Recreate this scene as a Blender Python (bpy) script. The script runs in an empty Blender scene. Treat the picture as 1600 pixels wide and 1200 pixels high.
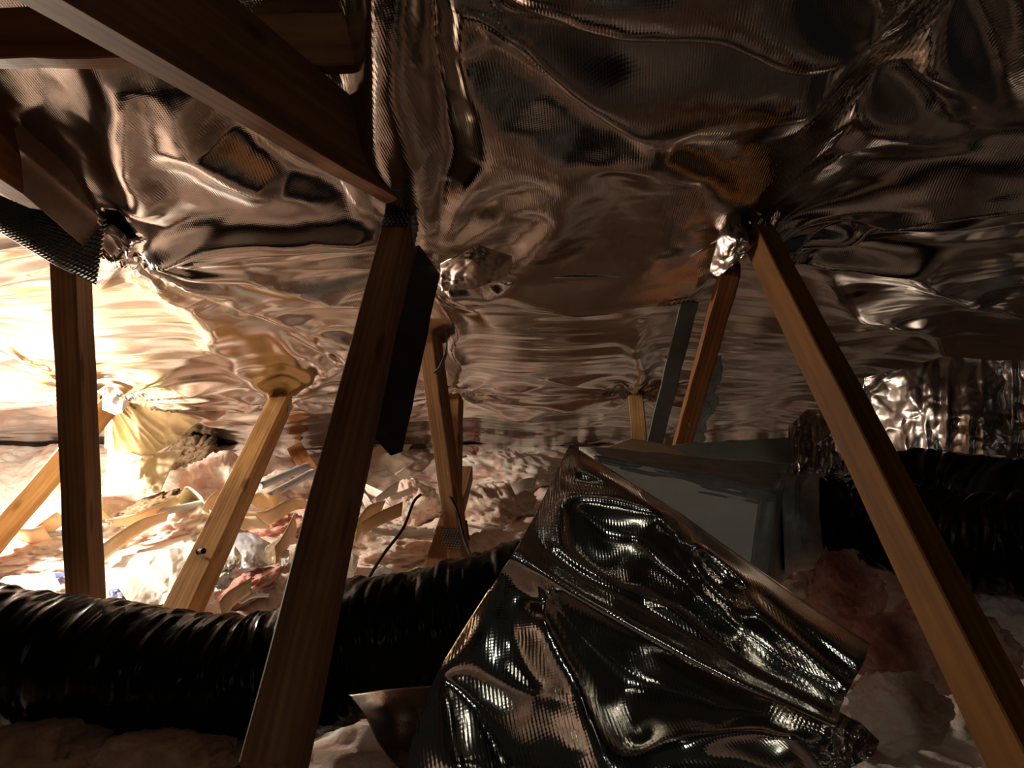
import bpy, bmesh, math, random
import numpy as np
from mathutils import Vector, Matrix

S = bpy.context.scene
COL = S.collection
random.seed(7)
RNG = np.random.default_rng(11)

# ------------------------------------------------------------------ camera, world, lights, exposure
F = 1232.0
CAMZ = 1.25
PITCH = math.atan(80.0 / F)
cam_d = bpy.data.cameras.new('camera')
cam_d.sensor_width = 36.0
cam_d.lens = 36.0 * F / 1600.0
cam_d.clip_start = 0.05
cam = bpy.data.objects.new('camera', cam_d)
COL.objects.link(cam)
cam.location = (0, 0, CAMZ)
cam.rotation_euler = (math.pi / 2 - PITCH, 0, 0)
S.camera = cam

W = bpy.data.worlds.new('attic_dark')
W.use_nodes = True
W.node_tree.nodes['Background'].inputs[0].default_value = (0.9, 0.8, 0.7, 1)
W.node_tree.nodes['Background'].inputs[1].default_value = 0.008
S.world = W

def light(name, kind, loc, power, color, size=0.1, aim=None, size_y=None):
    d = bpy.data.lights.new(name, kind)
    d.energy = power
    d.color = color
    if kind == 'AREA':
        d.size = size
        if size_y:
            d.shape = 'RECTANGLE'; d.size_y = size_y
    else:
        d.shadow_soft_size = size
    o = bpy.data.objects.new(name, d)
    COL.objects.link(o)
    o.location = loc
    if aim is not None:
        o.rotation_euler = (Vector(aim) - Vector(loc)).to_track_quat('-Z', 'Y').to_euler()
    return o

# the work lamp standing just left of the frame, and a cool fill light added behind the camera for foil highlights
light('work_lamp', 'POINT', (-2.55, 3.45, 0.97), 225, (1.0, 0.91, 0.76), 0.07)
light('cool_fill_light', 'AREA', (0.15, -0.9, 1.62), 2.1, (0.95, 1.0, 0.93), 0.16, (0.7, 1.9, 0.9))

S.view_settings.view_transform = 'Standard'
S.view_settings.look = 'None'
S.view_settings.gamma = 1.0
S.view_settings.use_curve_mapping = False
S.view_settings.exposure = 0.0
S.cycles.use_denoising = True
S.cycles.max_bounces = 8
S.cycles.glossy_bounces = 5
S.cycles.diffuse_bounces = 4
S.cycles.sample_clamp_indirect = 6.0
S.cycles.caustics_reflective = True
S.cycles.blur_glossy = 0.4

# ------------------------------------------------------------------ helpers
CP, SP = math.cos(PITCH), math.sin(PITCH)

def ray(px, py):
    a = (np.asarray(px, float) - 800.0) / F
    b = (600.0 - np.asarray(py, float)) / F
    return a, CP + b * SP, -SP + b * CP

def Pn(px, py, D):
    """points of the place seen along photo pixels, at horizontal distance D from the eye"""
    x, y, z = ray(px, py)
    k = np.asarray(D, float) / y
    return np.stack([x * k, y * k, CAMZ + z * k], -1)

def P(px, py, D):
    return Vector(Pn(px, py, D).tolist())

RZ, RS = 2.11, 0.293            # roof underside: z = RZ - RS * y
def roofz(y):
    return RZ - RS * y

def roofpt(px, py):
    x, y, z = ray(px, py)
    t = (RZ - CAMZ) / (z + RS * y)
    return x * t, y * t

FZ = 0.25                       # top of the insulation
def floorD(px, py, z=FZ):
    x, y, zz = ray(px, py)
    t = (z - CAMZ) / zz
    return float(y * t)

def G(px, py, z=FZ):
    return P(px, py, floorD(px, py, z))

# ---- noise
def _hash(ix, iy, seed):
    n = (ix.astype(np.int64) * 374761393 + iy.astype(np.int64) * 668265263 + seed * 982451653) & 0x7fffffff
    n = ((n ^ (n >> 13)) * 1274126177) & 0x7fffffff
    n = (n ^ (n >> 16)) & 0x7fffffff
    return n.astype(float) / 0x7fffffff

def vnoise(x, y, seed=0):
    xi, yi = np.floor(x), np.floor(y)
    fx, fy = x - xi, y - yi
    fx = fx * fx * fx * (fx * (fx * 6 - 15) + 10)
    fy = fy * fy * fy * (fy * (fy * 6 - 15) + 10)
    a = _hash(xi, yi, seed); b = _hash(xi + 1, yi, seed)
    c = _hash(xi, yi + 1, seed); d = _hash(xi + 1, yi + 1, seed)
    return (a + (b - a) * fx + (c - a) * fy + (a - b - c + d) * fx * fy) * 2 - 1

def fbm(x, y, oct=4, seed=0, gain=0.5):
    s, a = 0.0, 1.0
    for i in range(oct):
        s = s + a * vnoise(x, y, seed + i * 17)
        x, y, a = x * 2.03 + 3.1, y * 2.03 + 1.7, a * gain
    return s

def worley(x, y, seed=0):
    xi, yi = np.floor(x), np.floor(y)
    f1 = np.full(np.shape(x), 9.0); f2 = f1.copy()
    for dx in (-1, 0, 1):
        for dy in (-1, 0, 1):
            cx, cy = xi + dx, yi + dy
            d = np.hypot(cx + _hash(cx, cy, seed) - x, cy + _hash(cx, cy, seed + 5) - y)
            f2 = np.minimum(f2, np.maximum(f1, d)); f1 = np.minimum(f1, d)
    return f1, f2

def crumple(x, y, seed=0, oct=3):
    """sharp folded facets: creases of random direction with flat panes between"""
    r = np.random.default_rng(seed)
    s, a, fq = 0.0, 1.0, 1.0
    for o in range(oct):
        wx = x + 0.35 * fbm(x * fq * .6, y * fq * .6, 2, seed + 40 + o) / fq
        wy = y + 0.35 * fbm(x * fq * .6 + 9, y * fq * .6, 2, seed + 60 + o) / fq
        f1, f2 = worley(wx * fq, wy * fq, seed + o * 3)
        s = s + a * (f1 - 0.5)
        th = r.uniform(0, math.pi)
        t = (wx * math.cos(th) + wy * math.sin(th)) * fq * 1.3
        s = s + a * 0.5 * np.abs(vnoise(t, t * .2 + (wy * math.cos(th) - wx * math.sin(th)) * fq * .4, seed + 90 + o))
        fq *= 2.1; a *= 0.45
    return s

def seg_dist(x, y, pts):
    """distance to a polyline and the parameter 0..1 along it"""
    best = np.full(np.shape(x), 1e9); tt = np.zeros(np.shape(x)); side = np.zeros(np.shape(x))
    L = [math.hypot(pts[i + 1][0] - pts[i][0], pts[i + 1][1] - pts[i][1]) for i in range(len(pts) - 1)]
    T = sum(L); acc = 0
    for i in range(len(pts) - 1):
        ax, ay = pts[i]; bx, by = pts[i + 1]
        dx, dy = bx - ax, by - ay
        t = np.clip(((x - ax) * dx + (y - ay) * dy) / (dx * dx + dy * dy + 1e-12), 0, 1)
        d = np.hypot(x - ax - t * dx, y - ay - t * dy)
        m = d < best
        best = np.where(m, d, best); tt = np.where(m, (acc + t * L[i]) / T, tt)
        side = np.where(m, np.sign((x - ax) * dy - (y - ay) * dx), side)
        acc += L[i]
    return best, tt, side

def ridge(x, y, pts, amp, w, sharp=True, ends=True, asym=1.0):
    d, t, s = seg_dist(x, y, pts)
    ww = np.where(s > 0, w * asym, w)
    h = np.exp(-(np.sqrt(d * d + (0.22 * ww) ** 2) - 0.22 * ww) / ww) if sharp else np.exp(-(d / ww) ** 2)
    if ends:
        h = h * np.clip(np.sin(np.pi * np.clip(t * .94 + .03, 0, 1)) * 2.2, 0.15, 1)
    return amp * h

def fold_field(lines, X, Y, step, unit):
    """a cloth surface hung from crest and valley lines (runs of (x, y, h)): straight between them, creased along them"""
    Q = []
    for ln in lines:
        for a, b in zip(ln[:-1], ln[1:]):
            n = max(1, int(math.hypot(b[0] - a[0], b[1] - a[1]) / step))
            for i in range(n):
                t = i / n
                Q.append(tuple(a[k] + (b[k] - a[k]) * t for k in range(3)))
        Q.append(ln[-1])
    seen, C = set(), []
    for q in Q:
        k = (round(q[0] / (step * .3)), round(q[1] / (step * .3)))
        if k not in seen:
            seen.add(k); C.append(q)
    C = np.array(C); n = len(C)
    d = np.hypot(C[:, None, 0] - C[None, :, 0], C[:, None, 1] - C[None, :, 1]) / unit
    A = np.zeros((n + 1, n + 1)); A[:n, :n] = -d; A[:n, n] = 1; A[n, :n] = 1
    A[:n, :n] -= np.eye(n) * 1e-4
    w = np.linalg.solve(A, np.concatenate([C[:, 2], [0]]))
    out = np.full(X.shape, w[n])
    for i in range(n):
        out -= w[i] * np.hypot(X - C[i, 0], Y - C[i, 1]) / unit
    return out

def blur(A, s):
    r = int(max(1, round(s * 3)))
    k = np.exp(-np.arange(-r, r + 1) ** 2 / (2 * s * s)); k /= k.sum()
    for ax in (0, 1):
        B = np.pad(A, [(r, r) if i == ax else (0, 0) for i in (0, 1)], mode='edge')
        A = sum(k[i] * np.take(B, range(i, i + A.shape[ax]), axis=ax) for i in range(2 * r + 1))
    return A

# ---- objects
def tag(o, label=None, cat=None, group=None, kind=None):
    if label: o['label'] = label
    if cat: o['category'] = cat
    if group: o['group'] = group
    if kind: o['kind'] = kind
    return o

def mesh_obj(name, verts, faces, mat, parent=None, smooth=False, uvs=None):
    me = bpy.data.meshes.new(name)
    verts = np.asarray(verts, dtype=np.float32).reshape(-1, 3)
    if isinstance(faces, np.ndarray):
        nf, k = faces.shape
        me.vertices.add(len(verts)); me.vertices.foreach_set('co', verts.ravel())
        me.loops.add(nf * k); me.loops.foreach_set('vertex_index', faces.astype(np.int32).ravel())
        me.polygons.add(nf); me.polygons.foreach_set('loop_start', np.arange(0, nf * k, k, dtype=np.int32))
        me.update(calc_edges=True)
    else:
        me.from_pydata(verts.tolist(), [], faces)
    if uvs is not None:
        uvl = me.uv_layers.new(name='uv')
        li = np.empty(len(me.loops), dtype=np.int32); me.loops.foreach_get('vertex_index', li)
        uvl.data.foreach_set('uv', np.asarray(uvs, dtype=np.float32)[li].ravel())
    if smooth:
        me.polygons.foreach_set('use_smooth', np.ones(len(me.polygons), dtype=bool))
    me.materials.append(mat)
    me.validate()
    o = bpy.data.objects.new(name, me)
    COL.objects.link(o)
    if parent: o.parent = parent
    return o

def grid_faces(nu, nv, keep=None):
    i = np.arange(nu * nv).reshape(nu, nv)
    f = np.stack([i[:-1, :-1], i[1:, :-1], i[1:, 1:], i[:-1, 1:]], -1).reshape(-1, 4)
    if keep is not None:
        f = f[keep.reshape(-1)]
    return f

def sheet_obj(name, V, mat, parent=None, uv=None, thick=0.002, keep=None, smooth=True):
    """V: (nu,nv,3) grid of points -> a sheet with thickness"""
    nu, nv = V.shape[:2]
    o = mesh_obj(name, V.reshape(-1, 3), grid_faces(nu, nv, keep), mat, parent, smooth,
                 None if uv is None else uv.reshape(-1, 2))
    if thick:
        m = o.modifiers.new('thickness', 'SOLIDIFY')
        m.thickness = thick; m.offset = 0
    return o

def base_empty(name, loc):
    o = bpy.data.objects.new(name, None)
    COL.objects.link(o); o.location = loc
    o.empty_display_size = 0.05
    return o

def adopt(root, *kids):
    """parent meshes built in world space under an empty that has a place of its own"""
    bpy.context.view_layer.update()
    for k in kids:
        k.parent = root
        k.matrix_parent_inverse = root.matrix_world.inverted()

def grid_uv(V):
    du = np.linalg.norm(np.diff(V, axis=0), axis=-1); dv = np.linalg.norm(np.diff(V, axis=1), axis=-1)
    U = np.concatenate([np.zeros((1, V.shape[1])), np.cumsum(du.mean(1))[:, None] * np.ones((1, V.shape[1]))])
    Vv = np.concatenate([np.zeros((V.shape[0], 1)), np.cumsum(dv.mean(0))[None, :] * np.ones((V.shape[0], 1))], 1)
    return np.stack([U, Vv], -1)

def gnormals(V):
    a = np.gradient(V, axis=0); b = np.gradient(V, axis=1)
    n = np.cross(a, b); n /= np.linalg.norm(n, axis=-1, keepdims=True) + 1e-12
    return n

# ------------------------------------------------------------------ materials
def new_mat(name):
    m = bpy.data.materials.new(name); m.use_nodes = True
    nt = m.node_tree
    return m, nt, nt.nodes['Principled BSDF'], nt.nodes.new, nt.links.new

def ramp(nt, fac, stops):
    r = nt.nodes.new('ShaderNodeValToRGB')
    e = r.color_ramp.elements
    e[0].position, e[0].color = stops[0][0], (*stops[0][1], 1)
    e[1].position, e[1].color = stops[-1][0], (*stops[-1][1], 1)
    for p, c in stops[1:-1]:
        k = e.new(p); k.color = (*c, 1)
    nt.links.new(fac, r.inputs[0])
    return r.outputs[0]

def noise(nt, vec, scale, detail=4, rough=0.5, dist=0.0):
    n = nt.nodes.new('ShaderNodeTexNoise')
    n.inputs['Scale'].default_value = scale; n.inputs['Detail'].default_value = detail
    n.inputs['Roughness'].default_value = rough; n.inputs['Distortion'].default_value = dist
    if vec is not None: nt.links.new(vec, n.inputs['Vector'])
    return n.outputs['Fac']

def mapping(nt, src, scale=(1, 1, 1), rot=(0, 0, 0)):
    m = nt.nodes.new('ShaderNodeMapping')
    m.inputs['Scale'].default_value = scale; m.inputs['Rotation'].default_value = rot
    nt.links.new(src, m.inputs['Vector'])
    return m.outputs[0]

def coord(nt, which):
    return nt.nodes.new('ShaderNodeTexCoord').outputs[which]

def bump(nt, height, strength, dist, prev=None):
    b = nt.nodes.new('ShaderNodeBump')
    b.inputs['Strength'].default_value = strength; b.inputs['Distance'].default_value = dist
    nt.links.new(height, b.inputs['Height'])
    if prev is not None: nt.links.new(prev, b.inputs['Normal'])
    return b.outputs[0]

def foil_mat(name, col, rough, pitch=0.006, weave=0.35, rot=0.6, wob=0.25, wscale=9.0):
    m, nt, b, N, L = new_mat(name)
    uv = coord(nt, 'UV')
    b.inputs['Metallic'].default_value = 1.0
    n1 = noise(nt, uv, 5, 3)
    L(ramp(nt, n1, [(0.3, tuple(c * 0.86 for c in col)), (0.7, col)]), b.inputs['Base Color'])
    n2 = noise(nt, uv, 14, 3)
    mr = N('ShaderNodeMapRange'); L(n2, mr.inputs[0])
    mr.inputs[1].default_value = 0.3; mr.inputs[2].default_value = 0.7
    mr.inputs[3].default_value = rough * 0.8; mr.inputs[4].default_value = rough * 1.25
    L(mr.outputs[0], b.inputs['Roughness'])
    w1 = N('ShaderNodeTexWave'); w1.wave_type = 'BANDS'; w1.bands_direction = 'X'
    w2 = N('ShaderNodeTexWave'); w2.wave_type = 'BANDS'; w2.bands_direction = 'Y'
    mp = mapping(nt, uv, (1, 1, 1), (0, 0, rot))
    for w in (w1, w2):
        w.inputs['Scale'].default_value = 0.314 / pitch
        w.inputs['Distortion'].default_value = 0.6
        w.inputs['Detail'].default_value = 1
        w.inputs['Detail Scale'].default_value = 2
        L(mp, w.inputs['Vector'])
    mx = N('ShaderNodeMath'); mx.operation = 'MULTIPLY_ADD'; mx.inputs[1].default_value = 0.25
    L(w2.outputs['Fac'], mx.inputs[0]); L(w1.outputs['Fac'], mx.inputs[2])
    nb = noise(nt, uv, wscale, 4, 0.55, 0.6)
    b1 = bump(nt, nb, wob, 0.02)
    b2 = bump(nt, mx.outputs[0], weave, 0.0012, b1)
    L(b2, b.inputs['Normal'])
    return m

def wood_mat(name, dark, light_, rough=0.62):
    m, nt, b, N, L = new_mat(name)
    oc = coord(nt, 'Object')
    g = noise(nt, mapping(nt, oc, (38, 38, 1.4)), 1.0, 5, 0.6, 0.8)
    w = N('ShaderNodeTexWave'); w.wave_type = 'BANDS'; w.bands_direction = 'X'
    w.inputs['Scale'].default_value = 1.0; w.inputs['Distortion'].default_value = 5.0
    w.inputs['Detail'].default_value = 3; w.inputs['Detail Scale'].default_value = 0.6
    L(mapping(nt, oc, (22, 20, 0.9)), w.inputs['Vector'])
    ad = N('ShaderNodeMath'); ad.operation = 'MULTIPLY_ADD'; ad.inputs[1].default_value = 0.16
    L(w.outputs['Fac'], ad.inputs[0]); L(g, ad.inputs[2])
    c = ramp(nt, ad.outputs[0], [(0.30, dark), (0.52, tuple((a + q) / 2 for a, q in zip(dark, light_))), (0.74, light_)])
    st = noise(nt, mapping(nt, oc, (6, 6, 2.2)), 1.0, 4, 0.6)
    mix = N('ShaderNodeMix'); mix.data_type = 'RGBA'; mix.blend_type = 'MULTIPLY'
    mix.inputs['Factor'].default_value = 0.55
    L(c, mix.inputs['A']); L(ramp(nt, st, [(0.35, (0.45, 0.40, 0.36)), (0.6, (1, 1, 1))]), mix.inputs['B'])
    v = N('ShaderNodeTexVoronoi'); v.inputs['Scale'].default_value = 1.0
    L(mapping(nt, oc, (9, 9, 3.0)), v.inputs['Vector'])
    mk = N('ShaderNodeMix'); mk.data_type = 'RGBA'; mk.blend_type = 'MULTIPLY'; mk.inputs['Factor'].default_value = 0.7
    L(mix.outputs['Result'], mk.inputs['A'])
    L(ramp(nt, v.outputs['Distance'], [(0.10, (0.25, 0.16, 0.1)), (0.17, (1, 1, 1))]), mk.inputs['B'])
    L(mk.outputs['Result'], b.inputs['Base Color'])
    b.inputs['Roughness'].default_value = rough
    b.inputs['Specular IOR Level'].default_value = 0.12
    L(bump(nt, ad.outputs[0], 0.12, 0.002), b.inputs['Normal'])
    return m

def plain_mat(name, c1, c2, rough=0.6, scale=12, metallic=0.0, bmp=0.2, spec=None, trans=0.0):
    m, nt, b, N, L = new_mat(name)
    oc = coord(nt, 'Object')
    n = noise(nt, oc, scale, 5, 0.6)
    L(ramp(nt, n, [(0.32, c1), (0.68, c2)]), b.inputs['Base Color'])
    b.inputs['Roughness'].default_value = rough; b.inputs['Metallic'].default_value = metallic
    if bmp: L(bump(nt, noise(nt, oc, scale * 4, 4), bmp, 0.004), b.inputs['Normal'])
    if spec is not None: b.inputs['Specular IOR Level'].default_value = spec
    if trans: b.inputs['Transmission Weight'].default_value = trans
    return m

def wool_mat(name, stops, scale=9):
    m, nt, b, N, L = new_mat(name)
    oc = coord(nt, 'Object')
    n = noise(nt, oc, scale, 6, 0.62, 0.7)
    L(ramp(nt, n, stops), b.inputs['Base Color'])
    b.inputs['Roughness'].default_value = 1.0
    b.inputs['Specular IOR Level'].default_value = 0.05
    b.inputs['Subsurface Weight'].default_value = 0.5
    b.inputs['Subsurface Radius'].default_value = (1.0, 0.55, 0.4)
    b.inputs['Subsurface Scale'].default_value = 0.035
    f = noise(nt, mapping(nt, oc, (1, 1, 2.2)), 60, 7, 0.75, 2.0)
    f2 = noise(nt, oc, 18, 5, 0.65, 1.5)
    b1 = bump(nt, f2, 0.5, 0.03)
    L(bump(nt, f, 0.5, 0.012, b1), b.inputs['Normal'])
    return m

FOIL = foil_mat('woven_foil', (0.52, 0.48, 0.45), 0.15, 0.005, 0.13, 0.1, 0.045)
FOIL_LOW = foil_mat('woven_foil_lower', (0.66, 0.62, 0.58), 0.13, 0.005, 0.06, 0.1, 0.035)
FOIL_NEAR = foil_mat('woven_foil_loose', (0.72, 0.67, 0.60), 0.13, 0.0045, 0.12, 0.5, 0.01)
FOIL_CRISP = foil_mat('crumpled_foil', (0.50, 0.43, 0.39), 0.30, 0.004, 0.06, 0.3, 0.05, 25)
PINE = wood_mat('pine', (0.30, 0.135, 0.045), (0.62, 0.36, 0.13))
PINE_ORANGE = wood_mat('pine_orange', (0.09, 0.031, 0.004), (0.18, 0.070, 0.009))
PINE_DARK = wood_mat('dark_pine', (0.15, 0.062, 0.026), (0.33, 0.155, 0.065))  # pine in a darker brown tone
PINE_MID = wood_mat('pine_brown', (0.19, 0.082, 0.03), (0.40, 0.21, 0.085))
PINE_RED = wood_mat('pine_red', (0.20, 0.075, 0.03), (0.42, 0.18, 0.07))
PAPER = plain_mat('kraft_paper', (0.60, 0.41, 0.22), (0.74, 0.55, 0.33), 0.75, 14, 0, 0.15)
PAPER_BACK = plain_mat('foil_paper_backing', (0.30, 0.20, 0.14), (0.42, 0.30, 0.21), 0.6, 10, 0.25, 0.2)
SARKING = plain_mat('sarking_paper', (0.70, 0.60, 0.36), (0.86, 0.77, 0.52), 0.5, 8, 0.15, 0.2)
WHITE = plain_mat('white_paper', (0.72, 0.69, 0.63), (0.86, 0.83, 0.77), 0.7, 16, 0, 0.1)
PLASTIC = plain_mat('plastic_bag', (0.58, 0.58, 0.55), (0.80, 0.79, 0.74), 0.28, 11, 0, 0.3, 0.6)
PLASTIC_BLUE = plain_mat('grey_blue_plastic', (0.28, 0.30, 0.36), (0.44, 0.45, 0.5), 0.3, 8, 0, 0.3, 0.6)
BLUE = plain_mat('blue_plastic', (0.02, 0.06, 0.32), (0.04, 0.12, 0.5), 0.35, 8, 0, 0.1)
CONDUIT = plain_mat('grey_conduit', (0.36, 0.38, 0.40), (0.48, 0.50, 0.52), 0.4, 12, 0, 0.05)
BLACK = plain_mat('black_plastic_film', (0.004, 0.0035, 0.0035), (0.010, 0.009, 0.008), 0.26, 6, 0, 0.25, 0.07)
BLACK_STUFF = plain_mat('black_cable', (0.006, 0.006, 0.007), (0.012, 0.012, 0.014), 0.6, 10, 0, 0.0, 0.15)
STEEL = plain_mat('galvanised_steel', (0.45, 0.45, 0.45), (0.62, 0.62, 0.60), 0.28, 20, 1.0, 0.1)
STEEL_DARK = plain_mat('dark_plate_steel', (0.09, 0.09, 0.095), (0.17, 0.17, 0.175), 0.35, 20, 1.0, 0.1)
DULL_FOIL = foil_mat('dull_foil', (0.26, 0.19, 0.15), 0.28, 0.0045, 0.12, 0.3, 0.03)
BOARD = plain_mat('black_board', (0.012, 0.010, 0.009), (0.028, 0.023, 0.019), 0.6, 10, 0, 0.2, 0.2)
PLATE_BLACK = plain_mat('black_plate', (0.012, 0.012, 0.014), (0.03, 0.03, 0.032), 0.5, 20, 0, 0.1)
STRAP = plain_mat('grey_strap', (0.05, 0.06, 0.06), (0.10, 0.115, 0.11), 0.55, 14, 0.3, 0.1)
BOX_WHITE = plain_mat('white_box_board', (0.68, 0.68, 0.61), (0.84, 0.84, 0.77), 0.6, 7, 0, 0.15)
BOX_TAPE = plain_mat('grey_duct_tape', (0.20, 0.20, 0.175), (0.36, 0.36, 0.32), 0.5, 16, 0.2, 0.35)
BOX_GREEN = plain_mat('grey_green_board', (0.26, 0.29, 0.24), (0.38, 0.40, 0.34), 0.6, 7, 0, 0.15)
FLAKE = plain_mat('flaking_grey_coating', (0.22, 0.25, 0.24), (0.45, 0.47, 0.44), 0.7, 30, 0, 0.7)
DARK = plain_mat('dark_roof_timber', (0.012, 0.009, 0.007), (0.03, 0.022, 0.017), 0.9, 6, 0, 0.2)
BURLAP = plain_mat('brown_fibre', (0.07, 0.04, 0.02), (0.32, 0.21, 0.12), 0.95, 34, 0, 0.9)
INK = plain_mat('stamp_ink', (0.10, 0.05, 0.03), (0.13, 0.07, 0.04), 0.8, 20, 0, 0.0)
WOOL = wool_mat('pink_glass_wool', [(0.28, (0.72, 0.36, 0.31)), (0.41, (0.83, 0.57, 0.48)), (0.54, (0.88, 0.72, 0.62)), (0.70, (0.90, 0.83, 0.75))], 7)
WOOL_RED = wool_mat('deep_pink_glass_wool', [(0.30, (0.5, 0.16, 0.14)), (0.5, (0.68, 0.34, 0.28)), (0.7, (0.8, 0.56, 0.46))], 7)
WOOL_BROWN = wool_mat('brown_glass_wool', [(0.30, (0.20, 0.12, 0.08)), (0.5, (0.36, 0.24, 0.16)), (0.7, (0.50, 0.37, 0.27))], 8)  # brown wool for the slabs below the duct
WOOL_BUFF = wool_mat('buff_glass_wool', [(0.30, (0.62, 0.42, 0.34)), (0.5, (0.78, 0.60, 0.49)), (0.7, (0.84, 0.73, 0.61))], 8)

# ------------------------------------------------------------------ the setting
def slab(name, lo, hi, mat, kind='structure'):
    bm = bmesh.new()
    bmesh.ops.create_cube(bm, size=1)
    for v in bm.verts:
        v.co = Vector([lo[i] + (v.co[i] + .5) * (hi[i] - lo[i]) for i in range(3)])
    me = bpy.data.meshes.new(name); bm.to_mesh(me); bm.free(); me.materials.append(mat)
    o = bpy.data.objects.new(name, me); COL.objects.link(o)
    if kind: o['kind'] = kind
    return o

slab('floor', (-4.2, -2.6, -0.06), (4.2, 7.2, 0.0), DARK)
# roof deck above the foil: one sloping slab
y0, y1, dz = -2.6, 7.2, 0.13
rv = []
for y in (y0, y1):
    for x in (-4.2, 4.2):
        rv += [(x, y, roofz(y) + dz), (x, y, roofz(y) + dz + .03)]
ceil = mesh_obj('ceiling', rv, [(0, 4, 6, 2), (1, 3, 7, 5), (0, 1, 5, 4), (2, 6, 7, 3), (0, 2, 3, 1), (4, 5, 7, 6)], DARK)
ceil['kind'] = 'structure'
slab('wall_back', (-4.2, 6.75, 0.0), (4.2, 6.81, 0.30), DARK)

# ---- insulation over the floor
def wool_height(x, y):
    h = 0.05 * fbm(x * 1.7, y * 1.7, 3, 3)
    f1, f2 = worley(x * 3.6 + .3 * fbm(x * 3, y * 3, 2, 8), y * 3.2 + .3 * fbm(x * 3 + 5, y * 3, 2, 9), 4)
    h = h + 0.085 * np.sqrt(np.clip(1 - f1 * 1.05, 0, 1)) - 0.03
    f1, f2 = worley(x * 9 + .5 * fbm(x * 7, y * 7, 2, 18), y * 8, 14)
    h = h + 0.035 * np.sqrt(np.clip(1 - f1 * 1.05, 0, 1))
    h = h + 0.008 * fbm(x * 22, y * 22, 3, 21, .6)
    h = h + 0.30 * np.clip((y - 4.6) / 1.4, 0, 1)
    return h

xs = np.concatenate([np.linspace(-3.9, 3.6, 420)])
ys = np.concatenate([np.linspace(-0.6, 1.9, 110)[:-1], np.linspace(1.9, 6.5, 300)])
X, Y = np.meshgrid(xs, ys, indexing='ij')
Z = FZ - 0.06 + wool_height(X, Y)
near = np.clip((1.75 - Y) / 0.6, 0, 1) * np.clip((0.75 - X) / 0.4, 0, 1)
Z = Z - 0.03 * near
Z = np.minimum(Z, roofz(Y) - 0.02)
wool = sheet_obj('insulation', np.stack([X, Y, Z], -1), WOOL, thick=0)
tag(wool, 'loose pink glass wool insulation covering the attic floor', 'insulation', kind='stuff')

# ------------------------------------------------------------------ foil lining under the rafters
def px_poly(pts):
    return [tuple(float(v) for v in roofpt(a, b)) for a, b in pts]

def in_poly(x, y, poly):
    c = np.zeros(np.shape(x), bool)
    n = len(poly)
    for i in range(n):
        x1, y1 = poly[i]; x2, y2 = poly[(i + 1) % n]
        m = ((y1 > y) != (y2 > y)) & (x < (x2 - x1) * (y - y1) / (y2 - y1 + 1e-12) + x1)
        c ^= m
    return c

def pucker(x, y, px, py, amp, r0, n, ph, ang=None):
    cx, cy = roofpt(px, py)
    dx, dy = x - cx, y - cy
    r = np.hypot(dx, dy); th = np.arctan2(dy, dx)
    wv = 1 - np.abs(np.sin(n * .5 * th + ph + .5 * np.sin(2 * th + ph))) * 2
    return amp * wv * (r / (r + .05)) * np.exp(-r / r0)

def to_world(X, Y, H):
    k = 1 / math.sqrt(1 + RS * RS)
    return np.stack([X, Y - H * RS * k, roofz(Y) - H * k], -1)

CH = [-2.95, -2.05, -1.13, -0.28, 0.617, 1.5, 2.4]
def chord_sag(x, amp):
    s = np.zeros(np.shape(x))
    for a, b in zip(CH[:-1], CH[1:]):
        m = (x >= a) & (x < b)
        s = np.where(m, np.sin(np.pi * (x - a) / (b - a)) ** 1.2 * amp, s)
    return s

def warp(x, y, a, f, seed):
    return x + a * fbm(x * f, y * f, 2, seed), y + a * fbm(x * f + 7, y * f, 2, seed + 3)

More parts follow.
